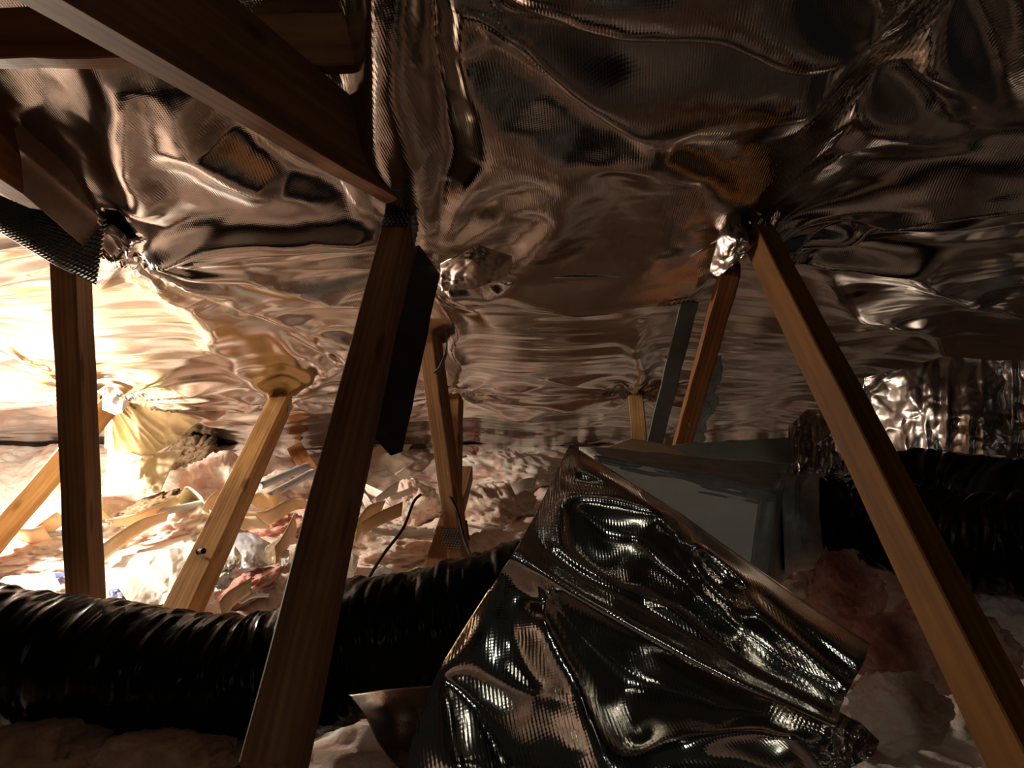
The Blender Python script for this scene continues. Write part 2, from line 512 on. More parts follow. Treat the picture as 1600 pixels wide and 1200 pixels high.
# lower sheet, running down to the eave
def lower_h(X, Y):
    x, y = warp(X, Y, 0.03, 4, 171)
    h = chord_sag(X, 0.035)
    h = h + 0.022 * fbm(X * 1.2, Y * 2.2, 2, 105)
    h = h + 0.012 * fbm(X * 0.8, Y * 5.0, 2, 205) + 0.0025 * np.abs(fbm(X * 1.6, Y * 14, 2, 305))
    R = lambda pts, amp, w, sharp=True, ends=True, asym=1.0: ridge(x, y, px_poly(pts), amp, w, sharp, ends, asym)
    h = h + R([(200, 385), (300, 480), (370, 560), (440, 615)], 0.035, 0.05, True, False)
    h = h + R([(230, 400), (300, 420), (420, 530), (450, 600)], -0.015, 0.06, False)
    h = h + R([(450, 610), (520, 560), (600, 540)], 0.04, 0.06, False)
    h = h + R([(235, 395), (330, 440), (480, 500), (600, 520)], 0.04, 0.06, False)
    h = h + R([(235, 375), (350, 350), (500, 345), (620, 360)], 0.045, 0.05, True)
    h = h + R([(240, 390), (380, 400), (500, 430), (590, 470)], 0.035, 0.05)
    h = h + R([(330, 470), (420, 500), (560, 570)], -0.045, 0.07, False)
    h = h + R([(690, 455), (900, 452), (1100, 450)], 0.025, 0.03, True)
    h = h + R([(700, 450), (715, 530), (720, 610)], 0.03, 0.035, True)
    h = h + R([(690, 430), (760, 435), (800, 415)], 0.03, 0.03, True)
    h = h + R([(1190, 345), (1330, 330), (1450, 290), (1600, 262)], 0.05, 0.035, True, False)
    h = h + R([(1190, 345), (1400, 390), (1600, 470)], 0.04, 0.05, True, False)
    h = h + R([(1200, 350), (1340, 450), (1500, 540), (1620, 560)], 0.04, 0.06, True, False)
    h = h + R([(990, 500), (1010, 560), (985, 610)], 0.03, 0.04, False)
    h = h + R([(0, 520), (90, 570), (180, 600)], 0.04, 0.05, True)
    h = h + pucker(X, Y, 205, 380, 0.03, 0.30, 11, .4) + pucker(X, Y, 440, 620, 0.04, 0.35, 9, 1.0)
    h = h + pucker(X, Y, 165, 615, 0.06, 0.45, 15, .3) + pucker(X, Y, 712, 620, 0.03, 0.35, 11, .7)
    h = h + pucker(X, Y, 992, 612, 0.03, 0.35, 11, .2) + pucker(X, Y, 1185, 345, 0.025, 0.3, 11, .5)
    h = h + pucker(X, Y, 685, 410, 0.03, 0.22, 9, .5)
    h = h + 0.006 * crumple(X * 1.8, Y * 2.6, 133, 2)
    return h

# upper sheet
def roofh(px, py, h):
    """plane coordinates of a point lying h below the roof plane on a photo ray"""
    k = 1 / math.sqrt(1 + RS * RS)
    x, y, z = ray(px, py)
    t = (RZ - h / k - CAMZ) / (z + RS * y)
    return (float(x * t), float(y * t + h * RS * k), h)

def HL(*pts):
    return [roofh(*p) for p in pts]

def upper_h(X, Y):
    px_ = 800 + X / np.maximum(Y, .3) * F
    left = np.clip((596 - px_) / 60, 0, 1); left = left * left * (3 - 2 * left)
    rise = np.clip((2.04 - Y) / 0.95, 0, 1); rise = rise * rise * (3 - 2 * rise)
    h = (chord_sag(X, 0.05) * .5 - 0.13 * rise) * left + 0.02 * (1 - left)
    lines = [
        # crests
        HL((700, 8, .075), (790, 90, .09), (900, 165, .095), (1030, 240, .085), (1110, 292, .05), (1183, 338, 0)),
        HL((1030, 240, .085), (905, 266, .065), (790, 272, .045), (745, 255, .035)),
        HL((700, 8, .075), (712, 90, .06), (745, 180, .045), (745, 255, .035)),
        HL((905, 266, .065), (888, 302, .06), (850, 370, .045), (800, 440, .02)),
        HL((680, 400, 0), (720, 300, .035), (745, 255, .035)),
        HL((680, 400, 0), (780, 335, .03), (888, 302, .06)),
        HL((640, -80, .08), (642, 100, .085), (648, 220, .07), (660, 320, .03), (680, 400, 0)),
        HL((800, 18, .07), (960, 55, .085), (1120, 70, .09), (1240, 118, .08)), HL((1262, 150, .06), (1240, 172, .065), (1100, 172, .08), (950, 128, .075), (830, 78, .065)),
        HL((1600, 226, 0), (1480, 150, .06), (1330, 60, .08), (1200, -40, .08)),
        HL((1600, 226, 0), (1530, 110, .06), (1440, 0, .07), (1400, -80, .07)),
        HL((1600, 226, 0), (1590, 100, .05), (1570, -40, .06)),
        HL((1600, 226, 0), (1400, 208, .05), (1240, 172, .07)),
        HL((1183, 338, 0), (1290, 262, .03), (1400, 208, .05)),
        HL((1183, 338, 0), (1080, 360, .03), (980, 440, .015)),
        # valleys
        HL((730, 10, .045), (850, 100, .05), (960, 182, .055), (1060, 226, .05), (1150, 300, .02)),
        HL((735, 90, .04), (800, 180, .035), (890, 232, .045), (960, 240, .06)),
        HL((850, 52, .045), (960, 95, .045), (1080, 115, .05), (1200, 140, .055)),
        HL((720, -40, .02), (800, -10, .025), (960, 15, .03), (1120, 32, .035), (1260, 90, .02), (1310, 140, .01), (1290, 188, .01)),
        HL((1290, -60, .02), (1400, 60, .01), (1500, 140, .015), (1590, 222, 0)),
        HL((1300, 120, .01), (1450, 175, .015), (1585, 224, 0)),
        HL((1120, 222, .03), (1250, 226, .02), (1400, 245, .0), (1590, 232, 0)),
        HL((1490, -60, .01), (1540, 60, .01), (1595, 215, 0)),
        HL((694, -80, 0), (694, 100, 0), (698, 220, 0), (682, 395, 0)),
        HL((692, 390, 0), (760, 325, .005), (830, 292, .035)),
        HL((692, 408, 0), (800, 380, .005), (850, 340, .03)),
        HL((960, 262, .05), (940, 330, .01), (890, 440, 0)),
        HL((1080, 290, .04), (1000, 350, .01), (930, 445, 0)),
        HL((1140, 360, .0), (1060, 420, 0)),
        HL((690, 458, .005), (900, 458, .005), (1100, 450, .005)),
        HL((590, -80, .085), (590, 150, .085), (600, 260, .06), (630, 350, 0)),
        HL((1190, 350, 0), (1350, 320, 0), (1500, 290, 0), (1650, 260, 0)),
        HL((1750, 300, 0), (1750, 100, .02), (1750, -150, .02), (1300, -220, .02), (1000, -220, .02), (700, -220, .02), (580, -220, .02)),
        HL((1250, 480, 0), (900, 520, 0), (650, 520, 0)),
    ]
    T = fold_field(lines, X + 0.008 * fbm(X * 6, Y * 6, 2, 71), Y + 0.008 * fbm(X * 6 + 7, Y * 6, 2, 74), 0.022, 0.3)
    T = np.clip(T, -0.02, 0.12)
    far = np.clip((0.95 - Y) / 0.3, 0, 1)
    Tn = blur(T, 1.8) * (1 - far) + 0.03 * far
    h = h * left + (1 - left) * Tn
    h = h + 0.006 * fbm(X * 3.2, Y * 3.8, 2, 5)
    x, y = warp(X, Y, 0.02, 5, 71)
    R = lambda pts, amp, w, sharp=True, ends=True, asym=1.0: ridge(x, y, px_poly(pts), amp, w, sharp, ends, asym)
    # left bay: soft waves
    h = h + left * (R([(180, 120), (200, 230), (235, 330)], 0.05, 0.06, False)
                    + R([(260, 130), (300, 240), (440, 290)], 0.035, 0.055, False)
                    + R([(330, 200), (420, 250), (600, 330)], -0.025, 0.05, False)
                    + pucker(X, Y, 195, 365, 0.015, 0.22, 9, .4))
    h = h + 0.0035 * crumple(X * 3, Y * 3, 33, 2)
    h = h + 0.0010 * fbm(X * 22, Y * 18, 3, 88)
    return h

xs = np.concatenate([np.linspace(-3.6, -1.5, 70)[:-1], np.linspace(-1.5, 1.7, 420), np.linspace(1.7, 3.6, 50)[1:]])
edge = np.interp(xs, [-4, -.34, -.25, 0.3, 0.55, 0.63, 1.12, 4], [2.06, 2.06, 2.44, 2.47, 2.44, 2.02, 1.71, 1.6]) + 0.008 * vnoise(xs * 6, xs * 0, 2)
vv = np.concatenate([np.linspace(0, 0.55, 60)[:-1], np.linspace(0.55, 1, 250)])
X = xs[:, None] * np.ones((1, len(vv)))
Y = -2.4 + (edge[:, None] + 2.4) * vv[None, :]
H = upper_h(X, Y)
wl = np.clip((Y - edge[:, None] + 0.28) / 0.26, 0, 1); wl = wl * wl * (3 - 2 * wl)
H = H * (1 - wl) + (lower_h(X, Y) + 0.006) * wl
V = to_world(X, Y, H)
keep = ~in_poly(X, Y, px_poly([(148, 318), (182, 316), (222, 342), (205, 350), (160, 345)]))[:-1, :-1]
up = sheet_obj('foil_sheet', V, FOIL, uv=np.stack([X, Y * 1.04], -1), thick=0.0015, keep=keep)
tag(up, 'upper sheet of woven foil roof lining billowing across the top of the attic', 'foil sheet', 'foil sheets')

xs = np.linspace(-3.9, 3.6, 520)
ys = np.concatenate([np.linspace(1.9, 3.2, 170)[:-1], np.linspace(3.2, 6.62, 210)])
X, Y = np.meshgrid(xs, ys, indexing='ij')
st = np.interp(xs, [-4, -.3, -.2, .45, .62, 1.12, 4], [1.97, 1.97, 2.3, 2.3, 1.9, 1.6, 1.5])[:, None]
Y = st + (Y - 1.9) * (6.62 - st) / (6.62 - 1.9)
H = lower_h(X, Y) - 0.02 * np.clip((st + .3 - Y) / 0.3, 0, 1)
V = to_world(X, Y, H)
keep = np.ones(X.shape, bool)
for hole in ([(148, 312), (182, 310), (224, 342), (205, 350), (160, 346)],
             [(272, 692), (300, 672), (345, 682), (352, 704), (300, 712), (270, 712)]):
    keep &= ~in_poly(X, Y, px_poly(hole))
low = sheet_obj('foil_sheet', V, FOIL_LOW, uv=np.stack([X, Y * 1.04], -1), thick=0.0015, keep=keep[:-1, :-1])
tag(low, 'lower sheet of foil roof lining sloping down behind the struts to the pink insulation', 'foil sheet', 'foil sheets')

# ------------------------------------------------------------------ timber
def beam(name, A, B, w, h, hint=(1, 0, 0), mat=PINE, parent=None, segs=10, warp_=0.0015, bevel=0.0025, seed=None):
    A, B = Vector(A), Vector(B)
    d = (B - A); L = d.length; z = d.normalized()
    x = Vector(hint); x = (x - z * x.dot(z)).normalized()
    y = z.cross(x)
    bm = bmesh.new()
    rg = random.Random(seed if seed is not None else int(abs(A.x * 971 + B.z * 377 + A.y * 53)))
    rings = []
    c = bevel
    prof = [(-w/2 + c, -h/2), (w/2 - c, -h/2), (w/2, -h/2 + c), (w/2, h/2 - c), (w/2 - c, h/2), (-w/2 + c, h/2), (-w/2, h/2 - c), (-w/2, -h/2 + c)]
    for i in range(segs + 1):
        t = i / segs
        ox, oy = rg.uniform(-1, 1) * warp_, rg.uniform(-1, 1) * warp_
        if i in (0, segs): ox = oy = 0
        rings.append([bm.verts.new((px + ox, py + oy, t * L)) for px, py in prof])
    for i in range(segs):
        for k in range(8):
            k2 = (k + 1) % 8
            bm.faces.new((rings[i][k], rings[i][k2], rings[i + 1][k2], rings[i + 1][k]))
    bm.faces.new(rings[0][::-1]); bm.faces.new(rings[-1])
    me = bpy.data.meshes.new(name); bm.to_mesh(me); bm.free(); me.materials.append(mat)
    o = bpy.data.objects.new(name, me); COL.objects.link(o)
    m = Matrix((x, y, z)).transposed().to_4x4(); m.translation = A
    o.matrix_world = m
    if parent:
        o.parent = parent
    return o

def frame_of(o):
    return o.matrix_basis.copy()

def nail_plate(parent_beam, z0, z1, x0, x1, face, off, rows, cols, tilt=0.0):
    """toothed plate in the beam's own axes; face '+x','-x','+y','-y'"""
    ax = 1 if face[0] == 'x' or face[1] == 'x' else 0
    sg = 1 if face[0] == '+' else -1
    def put(u, v, n):
        return (sg * (off + n), u, v) if ax == 1 else (u, sg * (off + n), v)
    def boxv(u0, u1, v0, v1, n0, n1, verts, faces):
        b = len(verts)
        for n in (n0, n1):
            for u, v in ((u0, v0), (u1, v0), (u1, v1), (u0, v1)):
                verts.append(put(u, v, n))
        faces += [(b, b+3, b+2, b+1), (b+4, b+5, b+6, b+7), (b, b+1, b+5, b+4), (b+1, b+2, b+6, b+5), (b+2, b+3, b+7, b+6), (b+3, b, b+4, b+7)]
    v, f = [], []
    boxv(x0, x1, z0, z1, 0.0, 0.0015, v, f)
    pl = mesh_obj('nail_plate', v, f, STEEL_DARK, parent_beam)
    v, f = [], []
    du, dv = (x1 - x0) / cols, (z1 - z0) / rows
    for i in range(cols):
        for j in range(rows):
            u = x0 + (i + .5) * du + (0.2 * du if j % 2 else -0.2 * du) ; w_ = z0 + (j + .5) * dv
            u = min(max(u, x0 + .2 * du), x1 - .2 * du)
            boxv(u - du * .17, u + du * .17, w_ - dv * .32, w_ + dv * .1, 0.0015, 0.0045, v, f)
    t = mesh_obj('plate_teeth', v, f, STEEL, pl)
    t['kind'] = 'stuff'
    return pl

# central truss: big top chord running towards the camera, upper left
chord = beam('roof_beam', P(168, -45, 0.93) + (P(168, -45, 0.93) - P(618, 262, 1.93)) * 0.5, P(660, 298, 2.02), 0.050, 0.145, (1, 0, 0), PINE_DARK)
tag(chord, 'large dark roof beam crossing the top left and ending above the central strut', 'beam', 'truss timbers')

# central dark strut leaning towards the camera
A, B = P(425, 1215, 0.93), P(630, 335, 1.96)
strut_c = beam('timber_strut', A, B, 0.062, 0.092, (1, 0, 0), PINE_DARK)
tag(strut_c, 'wide dark timber strut leaning in the middle, in front of the black duct', 'strut', 'truss timbers')
Lc = (Vector(B) - Vector(A)).length
nail_plate(strut_c, Lc - 0.135, Lc - 0.015, -0.030, 0.030, '-y', 0.0465, 9, 6)
nail_plate(strut_c, Lc - 0.10, Lc + 0.005, -0.04, 0.04, '+x', 0.0315, 9, 6)

# dark board fixed to the side of the strut
brd = beam('packing_board', P(598, 684, 1.52), P(664, 410, 2.0), 0.03, 0.10, (1, -0.9, 0), BOARD)
tag(brd, 'dark board fastened along the right side of the wide central strut', 'board', 'truss timbers')
# right-hand strut
A, B = P(1618, 1230, 0.93), P(1176, 352, 2.03)
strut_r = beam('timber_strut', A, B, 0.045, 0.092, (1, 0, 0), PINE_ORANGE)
tag(strut_r, 'long orange pine strut leaning down the right side, nearest to the camera there', 'strut', 'truss timbers')
# left post
A, B = P(138, 1010, 2.12), P(110, 385, 2.12)
post_l = beam('timber_post', A, B, 0.062, 0.125, (1, 0.18, 0), PINE_MID)
tag(post_l, 'upright timber post at the far left under the toothed nail plate', 'post', 'truss timbers')
# left top chord
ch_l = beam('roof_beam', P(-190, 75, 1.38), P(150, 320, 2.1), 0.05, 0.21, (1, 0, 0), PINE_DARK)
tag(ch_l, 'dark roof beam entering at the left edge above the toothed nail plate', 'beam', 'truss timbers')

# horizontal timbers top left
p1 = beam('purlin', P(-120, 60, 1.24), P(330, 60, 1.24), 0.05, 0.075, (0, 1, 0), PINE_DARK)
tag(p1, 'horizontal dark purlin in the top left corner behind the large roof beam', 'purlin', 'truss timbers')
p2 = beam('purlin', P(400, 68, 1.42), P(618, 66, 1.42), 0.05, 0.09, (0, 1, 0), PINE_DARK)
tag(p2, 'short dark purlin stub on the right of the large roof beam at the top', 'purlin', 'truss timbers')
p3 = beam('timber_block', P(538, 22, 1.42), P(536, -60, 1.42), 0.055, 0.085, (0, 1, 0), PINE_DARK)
tag(p3, 'small upright timber block standing on the short purlin stub', 'block', 'truss timbers')

# struts farther back
b1 = beam('timber_strut', G(-60, 905, .27), P(172, 632, 4.05), 0.085, 0.10, (1, -0.3, 0.9), PINE)
tag(b1, 'slanting pine strut crossing behind the left post, brightly lit on top', 'strut', 'truss timbers')
b2 = beam('timber_strut', P(272, 985, 2.35), P(442, 622, 3.9), 0.085, 0.105, (1, 0, 0), PINE)
tag(b2, 'golden pine strut between the left post and the wide central strut', 'strut', 'truss timbers')
b3 = beam('timber_strut', P(722, 905, 3.1), P(664, 470, 2.9), 0.062, 0.075, (1, -.4, 0), PINE_MID)
tag(b3, 'slim pine strut just right of the wide central strut with a plate near its foot', 'strut', 'truss timbers')
Lb = 0.0
b4 = beam('timber_strut', P(708, 800, 3.5), P(712, 622, 3.95), 0.06, 0.07, (1, -.4, 0), PINE_MID)
tag(b4, 'thin pine strut directly behind the slim strut, meeting the foil lower down', 'strut', 'truss timbers')
b5 = beam('timber_strut', P(672, 925, 2.95), P(726, 740, 4.1), 0.085, 0.085, (1, 0, 0), PINE_DARK)
tag(b5, 'short pine strut rising to the right behind the foot of the slim strut', 'strut', 'truss timbers')
nail_plate(b3, 0.155, 0.24, -0.036, 0.036, '-y', 0.0385, 8, 6)
nail_plate(b3, 0.155, 0.24, -0.036, 0.036, '+y', 0.0385, 8, 6)
b6 = beam('timber_strut', P(1002, 720, 3.7), P(992, 600, 3.95), 0.07, 0.06, (1, -.3, 0), PINE)
tag(b6, 'short pale pine strut seen behind the box, left of the grey strap', 'strut', 'truss timbers')
b7 = beam('timber_strut', P(1058, 720, 2.75), P(1142, 418, 2.25), 0.055, 0.085, (1, -.3, 0), PINE_RED)
tag(b7, 'reddish pine strut rising behind the box with flaking grey coating on its side', 'strut', 'truss timbers')
b8 = beam('timber_strut', G(500, 760, .3), P(462, 702, 5.3), 0.10, 0.07, (1, 0, .3), PINE_RED)
tag(b8, 'short reddish timber end poking up by the two grey conduits near the eave', 'strut', 'truss timbers')
st = beam('metal_strap', P(1016, 720, 2.8), P(1078, 470, 2.5), 0.055, 0.010, (1, -.3, 0), STRAP)
tag(st, 'grey green metal strap running down left of the reddish strut', 'strap', 'truss timbers')

# ------------------------------------------------------------------ black flexible ducts
def catmull(pts, n):
    pts = [np.array(p, float) for p in pts]
    pts = [2 * pts[0] - pts[1]] + pts + [2 * pts[-1] - pts[-2]]
    out = []
    m = len(pts) - 3
    for i in range(m):
        p0, p1, p2, p3 = pts[i:i + 4]
        for t in np.linspace(0, 1, n, endpoint=(i == m - 1)):
            out.append(0.5 * ((2 * p1) + (-p0 + p2) * t + (2 * p0 - 5 * p1 + 4 * p2 - p3) * t * t + (-p0 + 3 * p1 - 3 * p2 + p3) * t ** 3))
    return np.array(out)

def tube(name, path, rad, mat, nseg=40, ripple=0.0, pitch=0.04, wrinkle=0.0, parent=None, seed=0, cap=True, sag=0.0):
    path = np.array(path); n = len(path)
    tg = np.gradient(path, axis=0); tg /= np.linalg.norm(tg, axis=1, keepdims=True)
    up = np.array([0, 0, 1.0])
    sx = np.cross(tg, up); sx /= np.linalg.norm(sx, axis=1, keepdims=True) + 1e-9
    uy = np.cross(sx, tg)
    s = np.concatenate([[0], np.cumsum(np.linalg.norm(np.diff(path, axis=0), axis=1))])
    th = np.linspace(0, 2 * math.pi, nseg, endpoint=False)
    r = np.ones((n, nseg)) * (np.array(rad)[:, None] if np.ndim(rad) else rad)
    Sg, Th = np.meshgrid(s, th, indexing='ij')
    if ripple:
        q = Sg / pitch + Th / (2 * math.pi) + 0.35 * fbm(Sg * 6, np.cos(Th) * 2, 2, seed)
        r = r + ripple * (np.abs(np.sin(math.pi * q)) - .5)
    if wrinkle:
        cx, sy = np.cos(Th) * 1.2, np.sin(Th) * 1.2
        r = r + wrinkle * (crumple(Sg * 9 + cx * .4, cx * 1.2 + 1.6 * sy, seed + 4, 2) * .9 + 0.5 * fbm(Sg * 42 + cx, cx * 1.5 + sy * 2, 3, seed + 9))
    V = path[:, None, :] + r[..., None] * (np.cos(Th)[..., None] * sx[:, None, :] + np.sin(Th)[..., None] * uy[:, None, :])
    i = np.arange(n * nseg).reshape(n, nseg); j = np.roll(i, -1, axis=1)
    f = np.stack([i[:-1], j[:-1], j[1:], i[1:]], -1).reshape(-1, 4)
    faces = f if not cap else f.tolist() + [tuple(i[0]), tuple(i[-1][::-1])]
    return mesh_obj(name, V.reshape(-1, 3), faces, mat, parent, True)

dp = catmull([P(-190, 1000, 1.80), P(-20, 1018, 1.78), P(200, 1048, 1.76), P(400, 1066, 1.74), P(560, 1010, 1.76), P(700, 982, 1.78), P(860, 930, 1.82), P(960, 890, 1.90), P(1060, 850, 2.06)], 80)
duct = tube('flexible_duct', dp, 0.147, BLACK, 96, 0.0015, 0.05, 0.009, seed=5)
tag(duct, 'wide black flexible duct sagging across the lower left of the floor', 'duct', 'black flexible ducts')
dp = catmull([P(1286, 812, 2.02), P(1350, 812, 1.98), P(1430, 830, 1.86), P(1560, 850, 1.7), P(1760, 870, 1.55)], 34)
duct2 = tube('flexible_duct', dp, 0.105, BLACK, 48, 0.010, 0.035, 0.01, seed=15)
tag(duct2, 'black flexible duct joined to the right end of the grey box', 'duct', 'black flexible ducts')
dp = catmull([P(1330, 770, 2.5), P(1460, 760, 2.42), P(1560, 780, 2.3), P(1760, 800, 2.1)], 34)
duct3 = tube('flexible_duct', dp, 0.115, BLACK, 48, 0.003, 0.08, 0.012, seed=25)
tag(duct3, 'black flexible duct lying under the hanging crumpled foil at the far right', 'duct', 'black flexible ducts')

# ------------------------------------------------------------------ sheets shaped from boundary curves
def resample(pts, n):
    pts = np.array(pts, float)
    s = np.concatenate([[0], np.cumsum(np.linalg.norm(np.diff(pts, axis=0), axis=1))]); s /= s[-1]
    t = np.linspace(0, 1, n)
    return np.stack([np.interp(t, s, pts[:, k]) for k in range(pts.shape[1])], -1)

def coons(top, bottom, left, right, nu, nv):
    """top/bottom run left->right (nu), left/right run top->bottom (nv)"""
    T, Bm = resample(top, nu), resample(bottom, nu)
    Lf, Rg = resample(left, nv), resample(right, nv)
    u = np.linspace(0, 1, nu)[:, None, None]; v = np.linspace(0, 1, nv)[None, :, None]
    c = (1 - v) * T[:, None] + v * Bm[:, None] + (1 - u) * Lf[None] + u * Rg[None]
    c -= (1 - u) * (1 - v) * T[0] + u * (1 - v) * T[-1] + (1 - u) * v * Bm[0] + u * v * Bm[-1]
    return c

def rbf(ctrl, qx, qy):
    c = np.array(ctrl, float)
    d = np.hypot(c[:, None, 0] - c[None, :, 0], c[:, None, 1] - c[None, :, 1]) / 100
    n = len(c)
    A = np.zeros((n + 3, n + 3)); A[:n, :n] = d ** 1.5
    A[:n, n] = 1; A[:n, n + 1] = c[:, 0] / 100; A[:n, n + 2] = c[:, 1] / 100
    A[n:, :n] = A[:n, n:].T
    A[:n, :n] += np.eye(n) * 1e-6
    b = np.concatenate([c[:, 2], [0, 0, 0]])
    w = np.linalg.solve(A, b)
    out = w[n] + w[n + 1] * qx / 100 + w[n + 2] * qy / 100
    for i in range(n):
        out = out + w[i] * (np.hypot(qx - c[i, 0], qy - c[i, 1]) / 100) ** 1.5
    return out

# big loose foil sheet in the foreground
top = [(890, 694), (960, 738), (1060, 800), (1150, 865), (1250, 935), (1360, 1006)]
left = [(890, 694), (862, 752), (832, 812), (800, 868), (752, 940), (714, 1000), (684, 1050), (662, 1100), (645, 1150), (618, 1270)]
right = [(1360, 1006), (1352, 1032), (1330, 1070), (1312, 1108), (1306, 1140), (1290, 1170), (1340, 1270)]
bottom = [(618, 1270), (760, 1275), (1000, 1275), (1340, 1270)]
C = coons(top, bottom, left, right, 300, 260)
qx, qy = C[..., 0], C[..., 1]
A_ = (800, 868, 1.07); B_ = (690, 1052, 1.09); K1 = (1055, 802, 1.165); B3 = (945, 1185, .94); K0 = (884, 772, 1.20)
lines = [[(890, 694, 1.34), (960, 738, 1.33), (1060, 800, 1.30), (1150, 865, 1.27), (1250, 935, 1.22), (1360, 1006, 1.15)],
    [(905, 722, 1.255), (1000, 768, 1.225), (1100, 845, 1.19), (1230, 950, 1.13), (1345, 1040, 1.075)],
    [K0, (965, 778, 1.19), K1, (1150, 900, 1.11), (1250, 1000, 1.065), (1335, 1080, 1.03)],
    [K0, (902, 850, 1.135), (965, 905, 1.095), (1040, 937, 1.07), (1180, 1040, 1.02), (1300, 1112, .985)],
    [K1, (1000, 818, 1.185), (930, 800, 1.20)], [K1, (1070, 860, 1.135), (1110, 915, 1.11), (1160, 975, 1.08)],
    [(862, 852, 1.115), (930, 892, 1.085), (1010, 932, 1.075)],
    [A_, (900, 925, 1.03), (1050, 1005, .995), (1200, 1085, .965), (1312, 1138, .95)],
    [A_, (850, 940, 1.045), (900, 1060, 1.0), B3], [A_, (745, 965, 1.095), B_],
    [B_, (780, 1062, 1.05), (870, 1088, 1.02)], [B_, (700, 1120, 1.05), (715, 1200, 1.0)],
    [B3, (1060, 1152, .985), (1180, 1140, .96), (1240, 1146, .925), (1275, 1200, .93)],
    [A_, (832, 812, 1.16), (862, 752, 1.24), (890, 694, 1.34)],
    # valleys
    [(880, 742, 1.25), (960, 762, 1.225), (1040, 792, 1.195)],
    [(1100, 864, 1.165), (1230, 968, 1.12), (1338, 1062, 1.07)],
    [(905, 800, 1.205), (940, 850, 1.185), (1000, 876, 1.16), (1090, 935, 1.125), (1220, 1033, 1.07), (1315, 1098, 1.02)],
    [(990, 835, 1.20), (1030, 860, 1.17), (1080, 910, 1.14)],
    [(832, 838, 1.13), (880, 880, 1.105), (990, 952, 1.06), (1120, 1028, 1.015), (1300, 1124, .98)],
    [(812, 885, 1.075), (900, 965, 1.075), (1000, 1040, 1.06), (1120, 1095, 1.02), (1290, 1144, .975)],
    [(806, 890, 1.075), (900, 1000, 1.075), (970, 1090, 1.05), (1000, 1150, 1.0)],
    [(797, 890, 1.085), (800, 1000, 1.075), (840, 1085, 1.035), (900, 1170, .98)],
    [(700, 1062, 1.095), (745, 1100, 1.08), (800, 1195, 1.03)],
    [(1120, 1130, .995), (1200, 1125, .975), (1280, 1150, .965)],
    [(1050, 1200, .965), (1150, 1180, .975), (1235, 1200, .965)],
    [(784, 890, 1.09), (752, 940, 1.115), (714, 1000, 1.12), (682, 1050, 1.105), (662, 1100, 1.09), (645, 1150, 1.07), (618, 1275, 1.03), (760, 1285, .99), (1000, 1285, .90), (1345, 1275, .95)],
    [(1306, 1140, .965), (1290, 1172, .955)], [(1352, 1030, 1.10), (1330, 1075, 1.035), (1312, 1110, .985)]]
wq = 2.5
D = fold_field(lines, qx + wq * fbm(qx / 110, qy / 110, 2, 61), qy + wq * fbm(qx / 110 + 9, qy / 110, 2, 64), 9, 200)
D = blur(D, 3.0)
D = D - 0.003 * fbm(qx / 150, qy / 150, 2, 61) - 0.0008 * crumple(qx / 90, qy / 90, 63, 2)
V = Pn(qx, qy, D * 0.84)
fs = sheet_obj('foil_sheet', V, FOIL_NEAR, uv=grid_uv(V), thick=0.0012)
tag(fs, 'large loose foil sheet draped in the lower foreground in front of the grey box', 'foil sheet', 'foil sheets')

def patch(name, top, bottom, left, right, ctrl, mat, nu=40, nv=40, cr=0.01, sc=40, seed=1, thick=0.001, parent=None, extra=None):
    C = coons(top, bottom, left, right, nu, nv)
    qx, qy = C[..., 0], C[..., 1]
    D = rbf(ctrl, qx, qy)
    if cr: D = D + cr * crumple(qx / sc, qy / sc, seed, 3)
    if extra: D = D + extra(qx, qy)
    V = Pn(qx, qy, D)
    return sheet_obj(name, V, mat, parent, uv=grid_uv(V), thick=thick)

def quad(name, a, b, c, d, mat, **k):
    """a top-left, b top-right, c bottom-right, d bottom-left, each (px, py, D)"""
    e = lambda p, q: [p[:2], q[:2]]
    return patch(name, e(a, b), e(d, c), e(a, d), e(b, c), [a, b, c, d, tuple((np.array(a) + b + c + d) / 4)], mat, **k)

o = patch('foil_scrap', [(545, 1086), (600, 1078), (690, 1070)], [(612, 1190), (640, 1215), (700, 1240)],
          [(545, 1086), (572, 1120), (590, 1160), (612, 1190)], [(690, 1070), (720, 1130), (700, 1240)],
          [(545, 1086, 1.42), (690, 1070, 1.36), (612, 1190, 1.28), (700, 1240, 1.2), (600, 1105, 1.33), (640, 1150, 1.30)],
          DULL_FOIL, 50, 50, 0.004, 90, 3)
tag(o, 'dull loose foil flap below the black duct, left of the large draped sheet', 'foil scrap', 'foil scraps')
o = patch('foil_scrap', [(1310, 1112), (1345, 1130), (1374, 1158)], [(1262, 1225), (1300, 1215), (1366, 1180)],
          [(1310, 1112), (1296, 1160), (1262, 1225)], [(1374, 1158), (1366, 1180)],
          [(1310, 1112, .835), (1374, 1158, 0.82), (1262, 1225, .78), (1366, 1180, .79), (1320, 1160, .80)],
          FOIL_CRISP, 40, 40, 0.01, 26, 5)
tag(o, 'small torn foil tail at the right corner of the large draped sheet', 'foil scrap', 'foil scraps')

